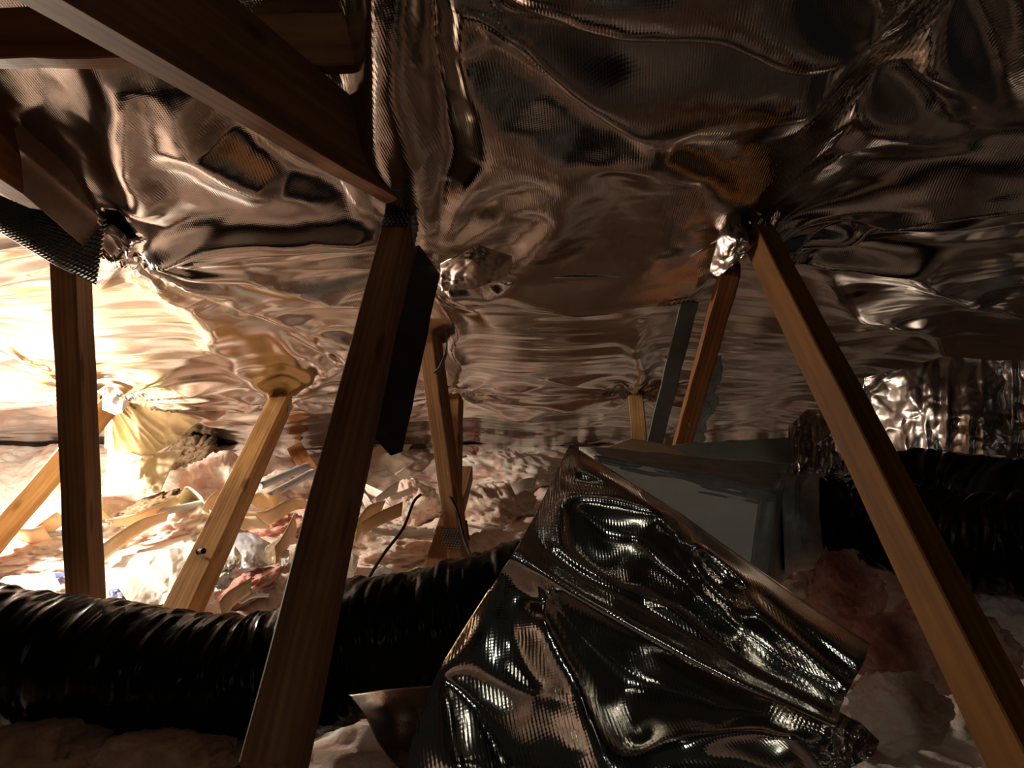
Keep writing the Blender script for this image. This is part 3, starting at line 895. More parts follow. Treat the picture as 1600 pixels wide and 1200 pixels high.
# hanging crumpled foil at the right
o = patch('foil_curtain', [(1350, 590), (1400, 578), (1480, 556), (1560, 562), (1680, 560)],
          [(1350, 690), (1420, 712), (1500, 712), (1560, 730), (1680, 715)],
          [(1350, 590), (1345, 640), (1350, 690)], [(1680, 560), (1680, 715)],
          [(1350, 590, 2.95), (1680, 560, 2.5), (1350, 690, 2.95), (1680, 715, 2.45), (1480, 640, 2.66), (1480, 556, 2.8)],
          FOIL_CRISP, 150, 90, 0.03, 80, 8,
          extra=lambda x, y: 0.03 * np.abs(fbm(x / 34, y / 150, 2, 19)))
tag(o, 'crumpled foil curtain hanging above the black ducts at the right edge', 'foil curtain', 'foil curtains')
o = patch('foil_curtain', [(1232, 668), (1260, 640), (1320, 640)], [(1232, 760), (1270, 752), (1318, 775)],
          [(1232, 668), (1230, 720), (1232, 760)], [(1320, 640), (1318, 775)],
          [(1232, 668, 2.6), (1320, 640, 2.7), (1232, 760, 2.4), (1318, 775, 2.45), (1275, 700, 2.5)],
          FOIL_CRISP, 60, 60, 0.07, 46, 12,
          extra=lambda x, y: 0.04 * np.abs(fbm(x / 18, y / 90, 3, 29)))
tag(o, 'small pleated foil curtain hanging just right of the grey box', 'foil curtain', 'foil curtains')

# tabs at the strut heads
o = patch('foil_flap', [(1128, 336), (1165, 330), (1190, 345)], [(1108, 425), (1122, 434), (1160, 402)],
          [(1128, 336), (1118, 385), (1108, 425)], [(1190, 345), (1180, 380), (1160, 402)],
          [(1128, 336, 2.02), (1190, 345, 1.98), (1108, 425, 2.08), (1160, 402, 1.95), (1150, 375, 1.93)],
          FOIL_CRISP, 40, 40, 0.014, 24, 15)
tag(o, 'crumpled foil flap wrapped round the head of the long orange strut', 'foil flap', 'foil flaps')
o = patch('foil_flap', [(22, 200), (55, 186), (110, 215), (178, 300)], [(38, 305), (90, 350), (138, 392), (146, 388)],
          [(22, 200), (34, 250), (38, 305)], [(178, 300), (160, 350), (146, 388)],
          [(22, 200, 1.62), (178, 300, 2.0), (38, 305, 1.66), (146, 388, 1.98), (100, 270, 1.74), (95, 330, 1.75)],
          PAPER_BACK, 60, 50, 0.006, 60, 17,
          extra=lambda x, y: -0.03 * np.exp(-np.abs((y - 225) - (x - 22) * .85) / 9))
tag(o, 'brown paper-faced foil flap folded over the left roof beam above the nail plate', 'foil flap', 'foil flaps')
o = patch('foil_flap', [(590, 140), (620, 110), (642, 120)], [(640, 235), (655, 268), (660, 268)],
          [(590, 140), (610, 180), (640, 235)], [(642, 120), (648, 200), (660, 268)],
          [(590, 140, 1.70), (642, 120, 1.72), (640, 235, 1.8), (660, 268, 1.86), (625, 170, 1.72)],
          PAPER_BACK, 40, 40, 0.01, 30, 19)
tag(o, 'torn brown foil flap behind the end of the large roof beam', 'foil flap', 'foil flaps')
o = patch('foil_flap', [(688, 412), (745, 382), (800, 400)], [(690, 455), (740, 452), (792, 432)],
          [(688, 412), (690, 455)], [(800, 400), (800, 418), (792, 432)],
          [(688, 412, 2.02), (800, 400, 2.02), (690, 455, 2.06), (792, 432, 2.1), (745, 415, 1.94)],
          FOIL_CRISP, 50, 40, 0.03, 40, 22)
tag(o, 'bright creased foil flap beside the head of the dark packing board', 'foil flap', 'foil flaps')
o = patch('foil_flap', [(160, 612), (185, 615), (203, 632)], [(160, 640), (180, 648), (190, 645)],
          [(160, 612), (160, 640)], [(203, 632), (190, 645)],
          [(160, 612, 3.95), (203, 632, 3.95), (160, 640, 3.9), (190, 645, 3.88)], WHITE, 16, 16, 0.02, 14, 25)
tag(o, 'pale paper flap on the head of the strut behind the left post', 'foil flap', 'foil flaps')
o = patch('foil_flap', [(440, 622), (456, 628)], [(448, 648), (457, 640)], [(440, 622), (448, 648)], [(456, 628), (457, 640)],
          [(440, 622, 3.85), (456, 628, 3.85), (448, 648, 3.8), (457, 640, 3.8)], WHITE, 10, 10, 0.01, 10, 27)
tag(o, 'small pale flap on the head of the golden strut', 'foil flap', 'foil flaps')

# toothed plate under the left beam, spanning beam and post
root = base_empty('gusset_plate', P(80, 380, 1.9))
tag(root, 'black toothed steel gusset plate joining the left beam to the left post', 'plate', 'truss plates')
ca = [(-30, 292, 1.60), (45, 325, 1.72), (165, 345, 1.98), (150, 445, 2.04), (82, 412, 1.94), (-30, 345, 1.63)]
C = coons([(-30, 292), (45, 325), (165, 340)], [(-30, 345), (82, 412), (150, 445)], [(-30, 292), (-30, 345)], [(165, 340), (158, 395), (150, 445)], 33, 15)
Dg = rbf([(-30, 292, 1.58), (165, 340, 1.98), (150, 445, 2.0), (-30, 345, 1.6), (60, 360, 1.77)], C[..., 0], C[..., 1])
Vg = Pn(C[..., 0], C[..., 1], Dg)
pl = sheet_obj('plate', Vg, PLATE_BLACK, None, uv=grid_uv(Vg), thick=0.002)
ng = gnormals(Vg)
if (ng[10, 5] @ (np.array([0, 0, CAMZ]) - Vg[10, 5])) < 0: ng = -ng
tv, tf = [], []
for i in range(32):
    for j in range(14):
        c = Vg[i:i+2, j:j+2].reshape(-1, 3).mean(0); n = ng[i, j]
        eu = (Vg[i+1, j] - Vg[i, j]) * (.28); ev = (Vg[i, j+1] - Vg[i, j]) * .34
        if (i + j) % 2 == 0: eu = eu * .8
        b = len(tv)
        for q in (-eu - ev, eu - ev, eu + ev, -eu + ev): tv.append(c + q)
        tip = n * 0.010
        tv.append(c - ev + tip - eu * .5); tv.append(c - ev + tip + eu * .5)
        tf += [(b, b+1, b+5, b+4), (b+1, b+2, b+5), (b+2, b+3, b+4, b+5), (b+3, b, b+4)]
teeth = mesh_obj('teeth', np.array(tv), tf, STEEL, None)
teeth['kind'] = 'stuff'
adopt(root, pl, teeth)

# flaking coating on the reddish strut (part of it)
C = coons([(1112, 560), (1132, 556)], [(1068, 692), (1098, 692)], [(1112, 560), (1098, 610), (1086, 650), (1068, 692)], [(1132, 556), (1120, 620), (1098, 692)], 14, 60)
jit = 6 * fbm(C[..., 1] / 16, C[..., 0] / 60, 3, 44)
qx = C[..., 0] + jit; qy = C[..., 1]
Dk = rbf([(1112, 560, 2.43), (1132, 556, 2.45), (1068, 692, 2.64), (1098, 692, 2.66)], qx, qy) - 0.012 * np.abs(fbm(qx / 9, qy / 9, 3, 45))
Vk = Pn(qx, qy, Dk)
fl = sheet_obj('flaking_coating', Vk, FLAKE, None, uv=grid_uv(Vk), thick=0.004)
fl.parent = b7; fl.matrix_parent_inverse = b7.matrix_basis.inverted()
fl['label'] = 'flaking grey coating'

# ------------------------------------------------------------------ grey box with its taped lid
root = base_empty('plenum_box', P(1120, 900, 2.0))
tag(root, 'pale grey taped box behind the draped foil sheet, joined to a black duct', 'box')
def solid_quad(name, pts, thick, mat, n=10, seed=0, amp=0.002):
    a, b, c, d = [np.array(P(*p)) for p in pts]
    u = np.linspace(0, 1, n)[:, None, None]; v = np.linspace(0, 1, n)[None, :, None]
    V = (1 - u) * (1 - v) * a + u * (1 - v) * b + u * v * c + (1 - u) * v * d
    U, Vv = np.meshgrid(np.arange(n), np.arange(n), indexing='ij')
    V = V + gnormals(V) * (amp * fbm(U * .5, Vv * .5, 3, seed))[..., None]
    return sheet_obj(name, V, mat, None, uv=grid_uv(V), thick=thick)
k1 = solid_quad('front_panel', [(930, 712, 1.86), (1212, 772, 1.86), (1190, 935, 1.80), (900, 905, 1.80)], 0.012, BOX_WHITE, 16, 2)
k2 = solid_quad('top_panel', [(905, 700, 2.25), (1232, 728, 2.3), (1214, 772, 1.86), (930, 714, 1.85)], 0.012, BOX_TAPE, 16, 3, 0.004)
k3 = solid_quad('side_panel', [(1212, 770, 1.865), (1236, 728, 2.3), (1240, 890, 2.3), (1190, 935, 1.81)], 0.012, BOX_TAPE, 12, 4)
k4 = solid_quad('tape_strip', [(1188, 765, 1.852), (1216, 771, 1.852), (1196, 936, 1.795), (1166, 930, 1.795)], 0.003, BOX_TAPE, 10, 5)
k5 = solid_quad('tape_strip', [(925, 712, 1.855), (1214, 770, 1.852), (1210, 792, 1.848), (960, 745, 1.85)], 0.003, BOX_TAPE, 14, 6, 0.003)
k6 = solid_quad('rear_flap', [(1000, 700, 2.42), (1236, 684, 2.42), (1238, 724, 2.36), (940, 722, 2.36)], 0.008, BOX_GREEN, 10, 7)
dp = catmull([P(1222, 815, 2.08), P(1262, 815, 2.06), P(1304, 812, 2.02)], 14)
k7 = tube('collar', dp, np.linspace(0.13, 0.115, len(dp)), BOX_TAPE, 40, 0.0, 0.04, 0.008, seed=31)
v, f = [], []
for i in range(26):
    a = i / 26 * 2 * math.pi
    c = np.array(P(1306, 812, 2.015))
    for (rr, dx, da) in ((.118, 0, -.09), (.118, 0, .09), (.124, .02 + .018 * random.random(), .02)):
        v.append(c + np.array([dx, -rr * math.cos(a + da), rr * math.sin(a + da)]))
    f.append((3 * i, 3 * i + 1, 3 * i + 2))
k8 = mesh_obj('tape_fringe', np.array(v), f, BOX_TAPE); k8['kind'] = 'stuff'
m = k8.modifiers.new('t', 'SOLIDIFY'); m.thickness = 0.0015
adopt(root, k1, k2, k3, k4, k5, k6, k7, k8)
o = patch('cardboard_strip', [(985, 686), (1040, 694), (1092, 716)], [(930, 706), (990, 712), (1085, 722)], [(985, 686), (930, 706)], [(1092, 716), (1085, 722)],
          [(985, 686, 2.36), (1092, 716, 2.3), (930, 706, 2.3), (1085, 722, 2.28)], PAPER, 30, 10, 0.003, 40, 29, thick=0.004)
tag(o, 'brown cardboard strip lying on the back of the grey box', 'cardboard')

# ------------------------------------------------------------------ insulation pieces
def batt(px, py, wpx, hpx, lift, label, mat=WOOL, seed=0, rot=0.0, D=None, deep=1.0):
    c = G(px, py, FZ + lift) if D is None else P(px, py, D)
    k = c.y / F
    rx, rz = wpx * k / 2, hpx * k / 2
    n, m_ = 110, 64
    th = np.linspace(0, 2 * math.pi, n, endpoint=False); ph = np.linspace(0.02, math.pi - .02, m_)
    T, Q = np.meshgrid(th, ph, indexing='ij')
    sx, sy, sz = np.sin(Q) * np.cos(T), np.sin(Q) * np.sin(T), np.cos(Q)
    r = 1 + 0.16 * fbm(sx * 1.7 + seed, sz * 1.7 + sy, 3, seed) + 0.10 * (1 - worley(sx * 2.2 + sz, sy * 2.2 + sz * 1.4 + seed, seed)[0]) + 0.07 * fbm(sx * 6 + sy * 2, sz * 6 - sy * 2, 4, seed + 3, .65) + 0.06 * (0.6 - worley(sx * 6 + sz, sz * 5 + sy * 5, seed + 7)[0]) + 0.02 * fbm(sx * 24 + sy * 9, sz * 24, 3, seed + 5)
    Xl, Yl, Zl = sx * r * rx, sy * r * rx * deep * .8, sz * r * rz
    ca, sa = math.cos(rot), math.sin(rot)
    V = np.stack([Xl * ca - Zl * sa, Yl, Xl * sa + Zl * ca], -1)
    i = np.arange(n * m_).reshape(n, m_); j = np.roll(i, -1, axis=0)
    f = np.stack([i[:, :-1], i[:, 1:], j[:, 1:], j[:, :-1]], -1).reshape(-1, 4)
    faces = f.tolist() + [tuple(i[:, 0]), tuple(i[::-1, -1])]
    o = mesh_obj('insulation_batt', V.reshape(-1, 3), faces, mat, None, True)
    o.location = c
    tag(o, label, 'insulation', 'pieces of glass wool')
    return o

batt(70, 862, 300, 60, .0, 'long pink glass wool batt at the left edge, brightest in the lamp light', WOOL, 1, .05)
batt(275, 830, 190, 80, .03, 'pale pink glass wool hump left of the golden strut under the grey conduit', WOOL, 2, .3)
batt(345, 755, 110, 84, .05, 'pale glass wool heap beside the brown fibre clump', WOOL, 3, -.2)
batt(215, 872, 220, 36, .0, 'flat pink glass wool slab behind the left post above the plastic sheet', WOOL, 4, .15)
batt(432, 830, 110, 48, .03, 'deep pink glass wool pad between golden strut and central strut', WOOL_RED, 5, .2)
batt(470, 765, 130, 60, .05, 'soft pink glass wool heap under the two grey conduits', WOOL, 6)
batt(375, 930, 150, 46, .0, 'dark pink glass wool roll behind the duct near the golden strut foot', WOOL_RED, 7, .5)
batt(470, 920, 140, 70, .02, 'buff glass wool lump against the left side of the central strut', WOOL_BUFF, 8, .1)
batt(600, 735, 150, 80, .05, 'cream glass wool heap right of the dark packing board foot', WOOL_BUFF, 9)
batt(640, 790, 90, 70, .05, 'rounded pink glass wool lump behind the slim strut', WOOL, 10)
batt(610, 860, 170, 60, .0, 'wide buff glass wool pad behind the black cable', WOOL_BUFF, 11)
batt(790, 740, 150, 60, .08, 'pink glass wool heap at the eave above the white card', WOOL, 12)
batt(770, 800, 130, 80, .03, 'shaded rosy glass wool lump right of the short strut', WOOL_BUFF, 13)
batt(775, 865, 150, 70, .0, 'buff glass wool mound beside the apex of the draped foil', WOOL_BUFF, 14)
batt(740, 720, 60, 40, .1, 'small pink glass wool tuft behind the thin strut at the eave', WOOL_RED, 15)
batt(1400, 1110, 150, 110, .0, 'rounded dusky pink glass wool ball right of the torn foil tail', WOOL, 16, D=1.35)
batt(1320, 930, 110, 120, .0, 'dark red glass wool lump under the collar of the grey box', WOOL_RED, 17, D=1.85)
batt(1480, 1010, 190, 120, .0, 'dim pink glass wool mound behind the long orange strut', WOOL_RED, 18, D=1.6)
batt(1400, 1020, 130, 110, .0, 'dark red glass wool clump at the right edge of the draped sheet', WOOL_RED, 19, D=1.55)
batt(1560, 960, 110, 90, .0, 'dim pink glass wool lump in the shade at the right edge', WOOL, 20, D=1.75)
batt(60, 1185, 260, 70, .0, 'brown glass wool slab below the black duct in the bottom left corner', WOOL_BROWN, 21, D=1.55)
batt(260, 1195, 260, 60, .0, 'brown glass wool slab below the duct, left of the central strut foot', WOOL_BROWN, 22, D=1.5)
batt(570, 1215, 120, 50, .0, 'small pale glass wool patch beneath the dull foil flap', WOOL_BUFF, 23, D=1.5)

# brown fibre clump
o = batt(276, 738, 150, 66, .06, 'x', BURLAP, 31, .7)
o.name = 'fibre_clump'; del o['group']
tag(o, 'dark brown fibre clump at the eave under the torn yellow sarking', 'fibre clump')
o = batt(235, 800, 120, 40, .03, 'x', BURLAP, 32, .35)
o.name = 'fibre_clump'; del o['group']
tag(o, 'light brown fibre heap right of the left post behind the grey conduit', 'fibre clump')

# ------------------------------------------------------------------ torn sarking sheets
o = patch('sarking_sheet', [(168, 588), (225, 592), (322, 652)], [(163, 700), (230, 715), (275, 690)], [(168, 588), (165, 640), (163, 700)], [(322, 652), (298, 668), (275, 690)],
          [(168, 588, 3.95), (322, 652, 4.45), (163, 700, 4.2), (275, 690, 4.5), (225, 650, 4.1)], SARKING, 70, 60, 0.04, 60, 41,
          extra=lambda x, y: 0.10 * np.abs(fbm(np.arctan2(y - 610, x - 165) * 6, np.hypot(x - 165, y - 610) / 90, 2, 42)))
tag(o, 'upper yellow sarking sheet fanning out from the strut head behind the left post', 'sarking', 'torn sarking')
o = patch('sarking_sheet', [(168, 692), (220, 712), (288, 702)], [(165, 775), (200, 770), (250, 770)], [(168, 692), (165, 775)], [(288, 702), (268, 730), (250, 770)],
          [(168, 692, 4.5), (288, 702, 4.7), (165, 775, 4.1), (250, 770, 4.2), (215, 735, 4.2)], SARKING, 60, 60, 0.06, 60, 45)
tag(o, 'lower torn yellow sarking sheet lying on the insulation right of the left post', 'sarking', 'torn sarking')
o = patch('sarking_sheet', [(95, 740), (140, 745), (160, 752)], [(100, 790), (130, 792), (160, 790)], [(95, 740), (100, 790)], [(160, 752), (160, 790)],
          [(95, 740, 4.3), (160, 752, 4.3), (100, 790, 4.0), (160, 790, 4.0)], SARKING, 30, 30, 0.08, 30, 47)
tag(o, 'small yellow sarking scrap left of the left post', 'sarking', 'torn sarking')

# ------------------------------------------------------------------ plastic
o = patch('plastic_sheet', [(172, 872), (250, 858), (330, 850)], [(165, 935), (230, 945), (300, 945)], [(172, 872), (168, 905), (165, 935)], [(330, 850), (315, 890), (300, 945)],
          [(172, 872, 3.2), (330, 850, 3.2), (165, 935, 2.7), (300, 945, 2.6), (250, 900, 2.85)], PLASTIC, 90, 70, 0.10, 60, 51)
tag(o, 'crumpled clear plastic sheet between the left post and the golden strut', 'plastic', 'plastic wrappings')
o = patch('plastic_sheet', [(30, 912), (70, 905), (108, 900)], [(40, 935), (80, 940), (110, 940)], [(30, 912), (40, 935)], [(108, 900), (110, 940)],
          [(30, 912, 2.9), (108, 900, 2.9), (40, 935, 2.6), (110, 940, 2.6)], PLASTIC, 30, 30, 0.05, 30, 53)
tag(o, 'pale plastic sheet edge left of the left post above the duct', 'plastic', 'plastic wrappings')
o = patch('plastic_bag', [(350, 862), (365, 850), (378, 868)], [(335, 925), (355, 920), (365, 905)], [(350, 862), (340, 890), (335, 925)], [(378, 868), (376, 885), (365, 905)],
          [(350, 862, 3.0), (378, 868, 2.95), (335, 925, 2.75), (365, 905, 2.8), (358, 885, 2.75)], PLASTIC, 40, 50, 0.08, 22, 55)
tag(o, 'white gathered plastic bag right of the golden strut', 'plastic', 'plastic wrappings')
o = patch('plastic_bag', [(365, 838), (385, 828), (440, 858)], [(370, 890), (405, 885), (434, 878)], [(365, 838), (365, 865), (370, 890)], [(440, 858), (434, 878)],
          [(365, 838, 3.3), (440, 858, 3.3), (370, 890, 3.0), (434, 878, 3.05), (395, 860, 3.05)], PLASTIC_BLUE, 40, 40, 0.06, 34, 57)
tag(o, 'grey blue plastic bag between the golden strut and the central strut', 'plastic', 'plastic wrappings')
o = patch('plastic_bag', [(415, 855), (436, 840), (440, 862)], [(405, 885), (420, 884), (434, 880)], [(415, 855), (405, 885)], [(440, 862), (434, 880)],
          [(415, 855, 3.1), (440, 862, 3.1), (405, 885, 2.98), (434, 880, 3.0)], PLASTIC, 24, 24, 0.04, 20, 59)
tag(o, 'white folded plastic corner on the grey blue bag', 'plastic', 'plastic wrappings')
o = patch('plastic_bag', [(575, 898), (598, 884), (640, 905)], [(560, 920), (600, 925), (638, 912)], [(575, 898), (560, 920)], [(640, 905), (638, 912)],
          [(575, 898, 2.85), (640, 905, 2.85), (560, 920, 2.6), (638, 912, 2.7), (600, 900, 2.7)], PLASTIC_BLUE, 40, 30, 0.05, 26, 61)
tag(o, 'lilac grey plastic bag behind the duct under the black cable', 'plastic', 'plastic wrappings')
o = patch('plastic_bag', [(536, 870), (548, 862), (560, 872)], [(538, 902), (550, 905), (556, 895)], [(536, 870), (538, 902)], [(560, 872), (556, 895)],
          [(536, 870, 2.9), (560, 872, 2.9), (538, 902, 2.75), (556, 895, 2.75)], PLASTIC, 20, 24, 0.04, 18, 63)
tag(o, 'small white plastic piece against the right side of the central strut', 'plastic', 'plastic wrappings')
o = patch('plastic_bag', [(440, 866), (446, 858), (452, 860)], [(440, 884), (446, 886), (452, 880)], [(440, 866), (440, 884)], [(452, 860), (452, 880)],
          [(440, 866, 3.0), (452, 860, 3.0), (440, 884, 2.9), (452, 880, 2.9)], PLASTIC, 12, 12, 0.03, 14, 64)
tag(o, 'tiny white plastic piece against the left side of the central strut', 'plastic', 'plastic wrappings')
o = quad('plastic_piece', (170, 922, 2.62), (186, 920, 2.6), (198, 938, 2.5), (172, 938, 2.5), BLUE, nu=10, nv=10, cr=0.03, sc=14, seed=3)
tag(o, 'bright blue plastic piece right of the foot of the left post', 'plastic', 'blue plastic pieces')
o = quad('plastic_piece', (84, 896, 2.9), (104, 894, 2.9), (106, 902, 2.8), (86, 903, 2.8), BLUE, nu=10, nv=10, cr=0.03, sc=14, seed=4)
tag(o, 'dark blue plastic piece left of the left post', 'plastic', 'blue plastic pieces')

# ------------------------------------------------------------------ paper strips
def strip(name, pts, wid, mat, label, cat, group, n=10, twist=0.0, tilt=0.3, thick=0.0015):
    """pts: (px,py,D) centre line; wid in metres; tilt leans the strip's width from upright to flat"""
    path = catmull([np.array(P(p[0], p[1], p[2] * 0.96)) for p in pts], n)
    tg = np.gradient(path, axis=0); tg /= np.linalg.norm(tg, axis=1, keepdims=True)
    t = np.linspace(0, 1, len(path))
    a = tilt + twist * t
    up = np.stack([np.zeros_like(a), -np.sin(a), np.cos(a)], -1)
    wv = up - tg * (up * tg).sum(1, keepdims=True); wv /= np.linalg.norm(wv, axis=1, keepdims=True)
    k = np.linspace(-.5, .5, 5)
    nrm = np.cross(tg, wv)
    V = path[:, None] + wv[:, None] * (k * wid)[None, :, None] + nrm[:, None] * (0.08 * wid * (0.25 - k ** 2))[None, :, None]
    o = sheet_obj(name, V, mat, None, uv=grid_uv(V), thick=thick)
    tag(o, label, cat, group)
    return o

KG = 'kraft paper strips'
strip('paper_strip', [(60, 835, 3.6), (82, 818, 3.55), (100, 806, 3.5)], .07, PAPER, 'curled kraft paper strip low on the left behind the slanting strut', 'paper', KG, tilt=.7)
strip('paper_strip', [(108, 815, 3.7), (130, 802, 3.65), (162, 798, 3.6)], .10, PAPER, 'broad kraft paper strip left of the left post', 'paper', KG, tilt=.6)
strip('paper_strip', [(24, 838, 3.6), (50, 838, 3.5), (74, 832, 3.5)], .08, PAPER, 'kraft paper strip end at the left edge above the bright batt', 'paper', KG, tilt=.5)
strip('paper_strip', [(160, 865, 3.3), (190, 842, 3.45), (225, 820, 3.6), (262, 806, 3.7)], .075, PAPER, 'kraft paper strip curving under the pale conduit', 'paper', KG, tilt=.5, twist=.5)
strip('paper_strip', [(168, 818, 3.6), (200, 814, 3.6), (240, 800, 3.7), (280, 780, 3.9)], .05, PAPER, 'narrow kraft paper strip above the pale conduit', 'paper', KG, tilt=.6)
strip('paper_strip', [(326, 805, 3.7), (330, 786, 3.7), (345, 774, 3.75), (356, 778, 3.75)], .07, PAPER, 'looped kraft paper curl touching the golden strut', 'paper', KG, tilt=.0, twist=1.2)
strip('paper_strip', [(330, 806, 3.6), (338, 812, 3.5), (350, 806, 3.5)], .06, PAPER, 'lower end of a kraft paper curl at the golden strut', 'paper', KG, tilt=.4)
strip('paper_strip', [(385, 812, 3.6), (420, 808, 3.6), (455, 790, 3.7), (482, 786, 3.7)], .09, PAPER, 'long kraft paper strip between golden and central struts', 'paper', KG, tilt=.5, twist=.4)
strip('paper_strip', [(400, 792, 3.75), (410, 780, 3.75), (425, 784, 3.75), (436, 776, 3.8)], .085, PAPER, 'pale kraft paper curl under the grey conduits', 'paper', KG, tilt=.2, twist=.6)
strip('paper_strip', [(376, 826, 3.5), (390, 818, 3.5), (412, 816, 3.45)], .09, PAPER, 'folded kraft paper piece right of the golden strut', 'paper', KG, tilt=.8)
strip('paper_strip', [(430, 868, 3.1), (446, 846, 3.2), (462, 815, 3.4)], .08, PAPER, 'kraft paper strip slanting up beside the central strut', 'paper', KG, tilt=.6)
strip('paper_strip', [(566, 826, 3.3), (590, 812, 3.35), (628, 795, 3.45)], .075, PAPER, 'wide kraft paper strip lying above the white rope', 'paper', KG, tilt=.55)
strip('paper_strip', [(556, 832, 3.3), (575, 805, 3.45), (596, 796, 3.55)], .10, PAPER, 'kraft paper strip half hidden by the central strut', 'paper', KG, tilt=.9)
strip('paper_strip', [(345, 955, 2.45), (362, 935, 2.6), (392, 915, 2.75)], .06, PAPER, 'kraft paper strip near the foot of the golden strut', 'paper', KG, tilt=.8)
strip('paper_strip', [(540, 916, 2.62), (565, 905, 2.7), (600, 918, 2.62)], .05, PAPER, 'dull paper strip behind the duct beside the central strut', 'paper', KG, tilt=.9)
strip('paper_strip', [(640, 700, 5.2), (600, 702, 5.1), (575, 712, 5.0)], .10, PAPER_BACK, 'dull paper strip at the eave right of the packing board', 'paper', KG, tilt=1.0)
WG = 'white paper pieces'
strip('paper_card', [(802, 765, 3.7), (818, 757, 3.65), (836, 755, 3.7)], .055, WHITE, 'white card standing on the insulation left of the draped foil', 'paper', WG, tilt=.3, thick=.003)
strip('paper_card', [(826, 768, 3.6), (842, 760, 3.55), (856, 752, 3.6)], .05, WHITE, 'crumpled white paper beside the edge of the draped foil', 'paper', WG, tilt=.9, twist=1.0)
strip('paper_card', [(570, 762, 4.0), (590, 772, 3.9), (606, 780, 3.8)], .08, WHITE, 'white paper scrap right of the central strut', 'paper', WG, tilt=.8)
strip('paper_card', [(588, 784, 3.75), (605, 770, 3.8), (622, 760, 3.9)], .06, WHITE, 'white folded paper strip in the middle of the paper litter', 'paper', WG, tilt=.7)
strip('paper_card', [(610, 778, 3.8), (628, 772, 3.8), (644, 766, 3.8)], .06, WHITE, 'white paper tail end reaching towards the slim strut', 'paper', WG, tilt=.9)
strip('paper_card', [(622, 745, 4.2), (630, 740, 4.2), (638, 734, 4.2)], .06, WHITE, 'small pale paper triangle above the white paper litter', 'paper', WG, tilt=.6)
strip('paper_card', [(566, 780, 3.75), (578, 782, 3.7), (590, 790, 3.65)], .10, WHITE, 'bright white crumpled paper touching the central strut', 'paper', WG, tilt=.5, twist=.8)
strip('paper_card', [(282, 790, 3.9), (300, 772, 3.95), (325, 790, 3.85)], .12, SARKING, 'creamy paper sheet under the end of the pale conduit', 'paper', WG, tilt=.8)
RG = 'white cords'
def cord(name, pts, r, mat, label, cat, group, n=12):
    o = tube(name, catmull([np.array(P(*p)) for p in pts], n), r, mat, 10, seed=3)
    tag(o, label, cat, group); return o
cord('rope', [(582, 828, 3.15), (605, 832, 3.15), (640, 833, 3.15), (680, 830, 3.15)], .013, WHITE, 'thick white cord lying across the insulation behind the slim strut', 'cord', RG)
cord('rope', [(728, 820, 3.3), (760, 826, 3.25), (790, 824, 3.25)], .006, WHITE, 'thin pale cord right of the short strut', 'cord', RG)
cord('rope', [(375, 942, 2.55), (395, 932, 2.6), (420, 930, 2.6)], .006, WHITE, 'thin white cord loop near the duct left of the central strut', 'cord', RG)
cord('rope', [(375, 930, 2.6), (388, 920, 2.66), (402, 928, 2.6)], .006, WHITE, 'short white cord arc above the thin cord loop', 'cord', RG)
cord('rope', [(194, 720, 4.25), (204, 711, 4.25), (222, 716, 4.2)], .008, WHITE, 'white cord arc on the torn yellow sarking', 'cord', RG)
cord('rope', [(718, 716, 4.6), (730, 720, 4.5), (742, 724, 4.5)], .005, WHITE, 'very thin white cord at the eave behind the thin strut', 'cord', RG)
cord('cable', [(658, 772, 3.0), (646, 785, 2.98), (630, 825, 2.9), (600, 865, 2.7), (575, 905, 2.4), (566, 925, 2.2)], .0055, BLACK_STUFF, 'thin black cable bending down left of the slim strut', 'cable', 'black cables')
cord('cable', [(703, 775, 3.0), (715, 800, 2.95), (726, 845, 2.8), (742, 880, 2.4), (752, 890, 2.2)], .0055, BLACK_STUFF, 'thin black cable bending down right of the slim strut', 'cable', 'black cables')
cord('cable', [(-20, 512, 3.6), (40, 545, 3.65), (85, 570, 3.7)], .008, BLACK_STUFF, 'short black cable on the bright foil at the left edge', 'cable', 'black cables')
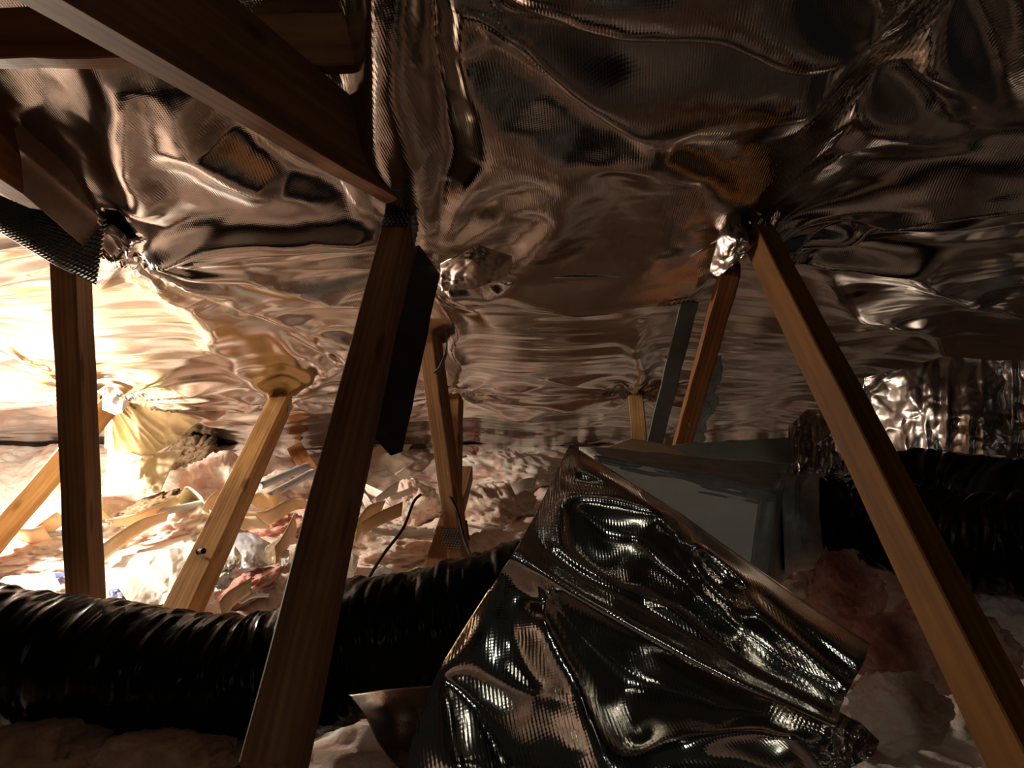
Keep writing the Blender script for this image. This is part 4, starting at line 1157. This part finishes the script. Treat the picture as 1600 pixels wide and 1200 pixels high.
# conduits
GG = 'grey conduits'
def conduit(pts, r, label, clip=None):
    o = tube('conduit', catmull([np.array(P(*p)) for p in pts], 8), r, CONDUIT, 16, seed=1)
    tag(o, label, 'pipe', GG)
    if clip:
        k = tube('clip', catmull([np.array(P(*clip[0])), np.array(P(*clip[1]))], 4), r * 1.35, BLACK_STUFF, 14)
        k.parent = o
    return o
conduit([(172, 815, 3.45), (228, 806, 3.55), (318, 786, 3.75)], .017, 'pale grey conduit with a dark clip beside the golden strut', ((226, 806, 3.55), (234, 804.5, 3.56)))
conduit([(44, 840, 3.45), (100, 832, 3.45), (160, 826, 3.45)], .014, 'grey conduit left of the left post')
conduit([(405, 760, 4.0), (440, 745, 4.2), (480, 728, 4.5)], .020, 'upper of the two grey conduits beside the central strut')
conduit([(405, 782, 3.85), (440, 764, 4.05), (488, 738, 4.35)], .020, 'lower of the two grey conduits beside the central strut')
# strap curl on the slim strut
strip('strap_loop', [(684, 512, 2.95), (696, 514, 2.92), (698, 545, 2.9), (690, 570, 2.92), (683, 582, 2.95)], .04, STRAP, 'curled grey strap end sticking out from the slim strut', 'strap', None, tilt=1.2)
# small dark disc standing for a knot in the golden strut
kb = tube('wood_knot', [P(310, 862, 2.62), P(315, 861, 2.60), P(318, 861, 2.59)], .010, BLACK_STUFF, 14)
kb.parent = b2; kb.matrix_parent_inverse = b2.matrix_basis.inverted()

# smudged ink stamp on the long orange strut (too worn to read)
mw = strut_r.matrix_basis
v, f = [], []
rg = random.Random(4)
for i in range(9):
    zc = 0.985 + i * 0.0095; xc = 0.012 - i * 0.0034
    for k in range(2):
        w_, h_ = rg.uniform(.002, .0045), rg.uniform(.003, .006)
        x_, z_ = xc + rg.uniform(-.006, .006), zc + rg.uniform(-.002, .002)
        b = len(v)
        v += [(-0.0228, x_ - w_, z_ - h_ * .6), (-0.0228, x_ + w_, z_ - h_ * .4), (-0.0228, x_ + w_ * .8, z_ + h_ * .6), (-0.0228, x_ - w_ * .9, z_ + h_ * .4)]
        f.append((b, b + 1, b + 2, b + 3))
stamp = mesh_obj('ink_stamp', v, f, INK, strut_r)
stamp['kind'] = 'stuff'; stamp['label'] = 'worn illegible ink stamp'
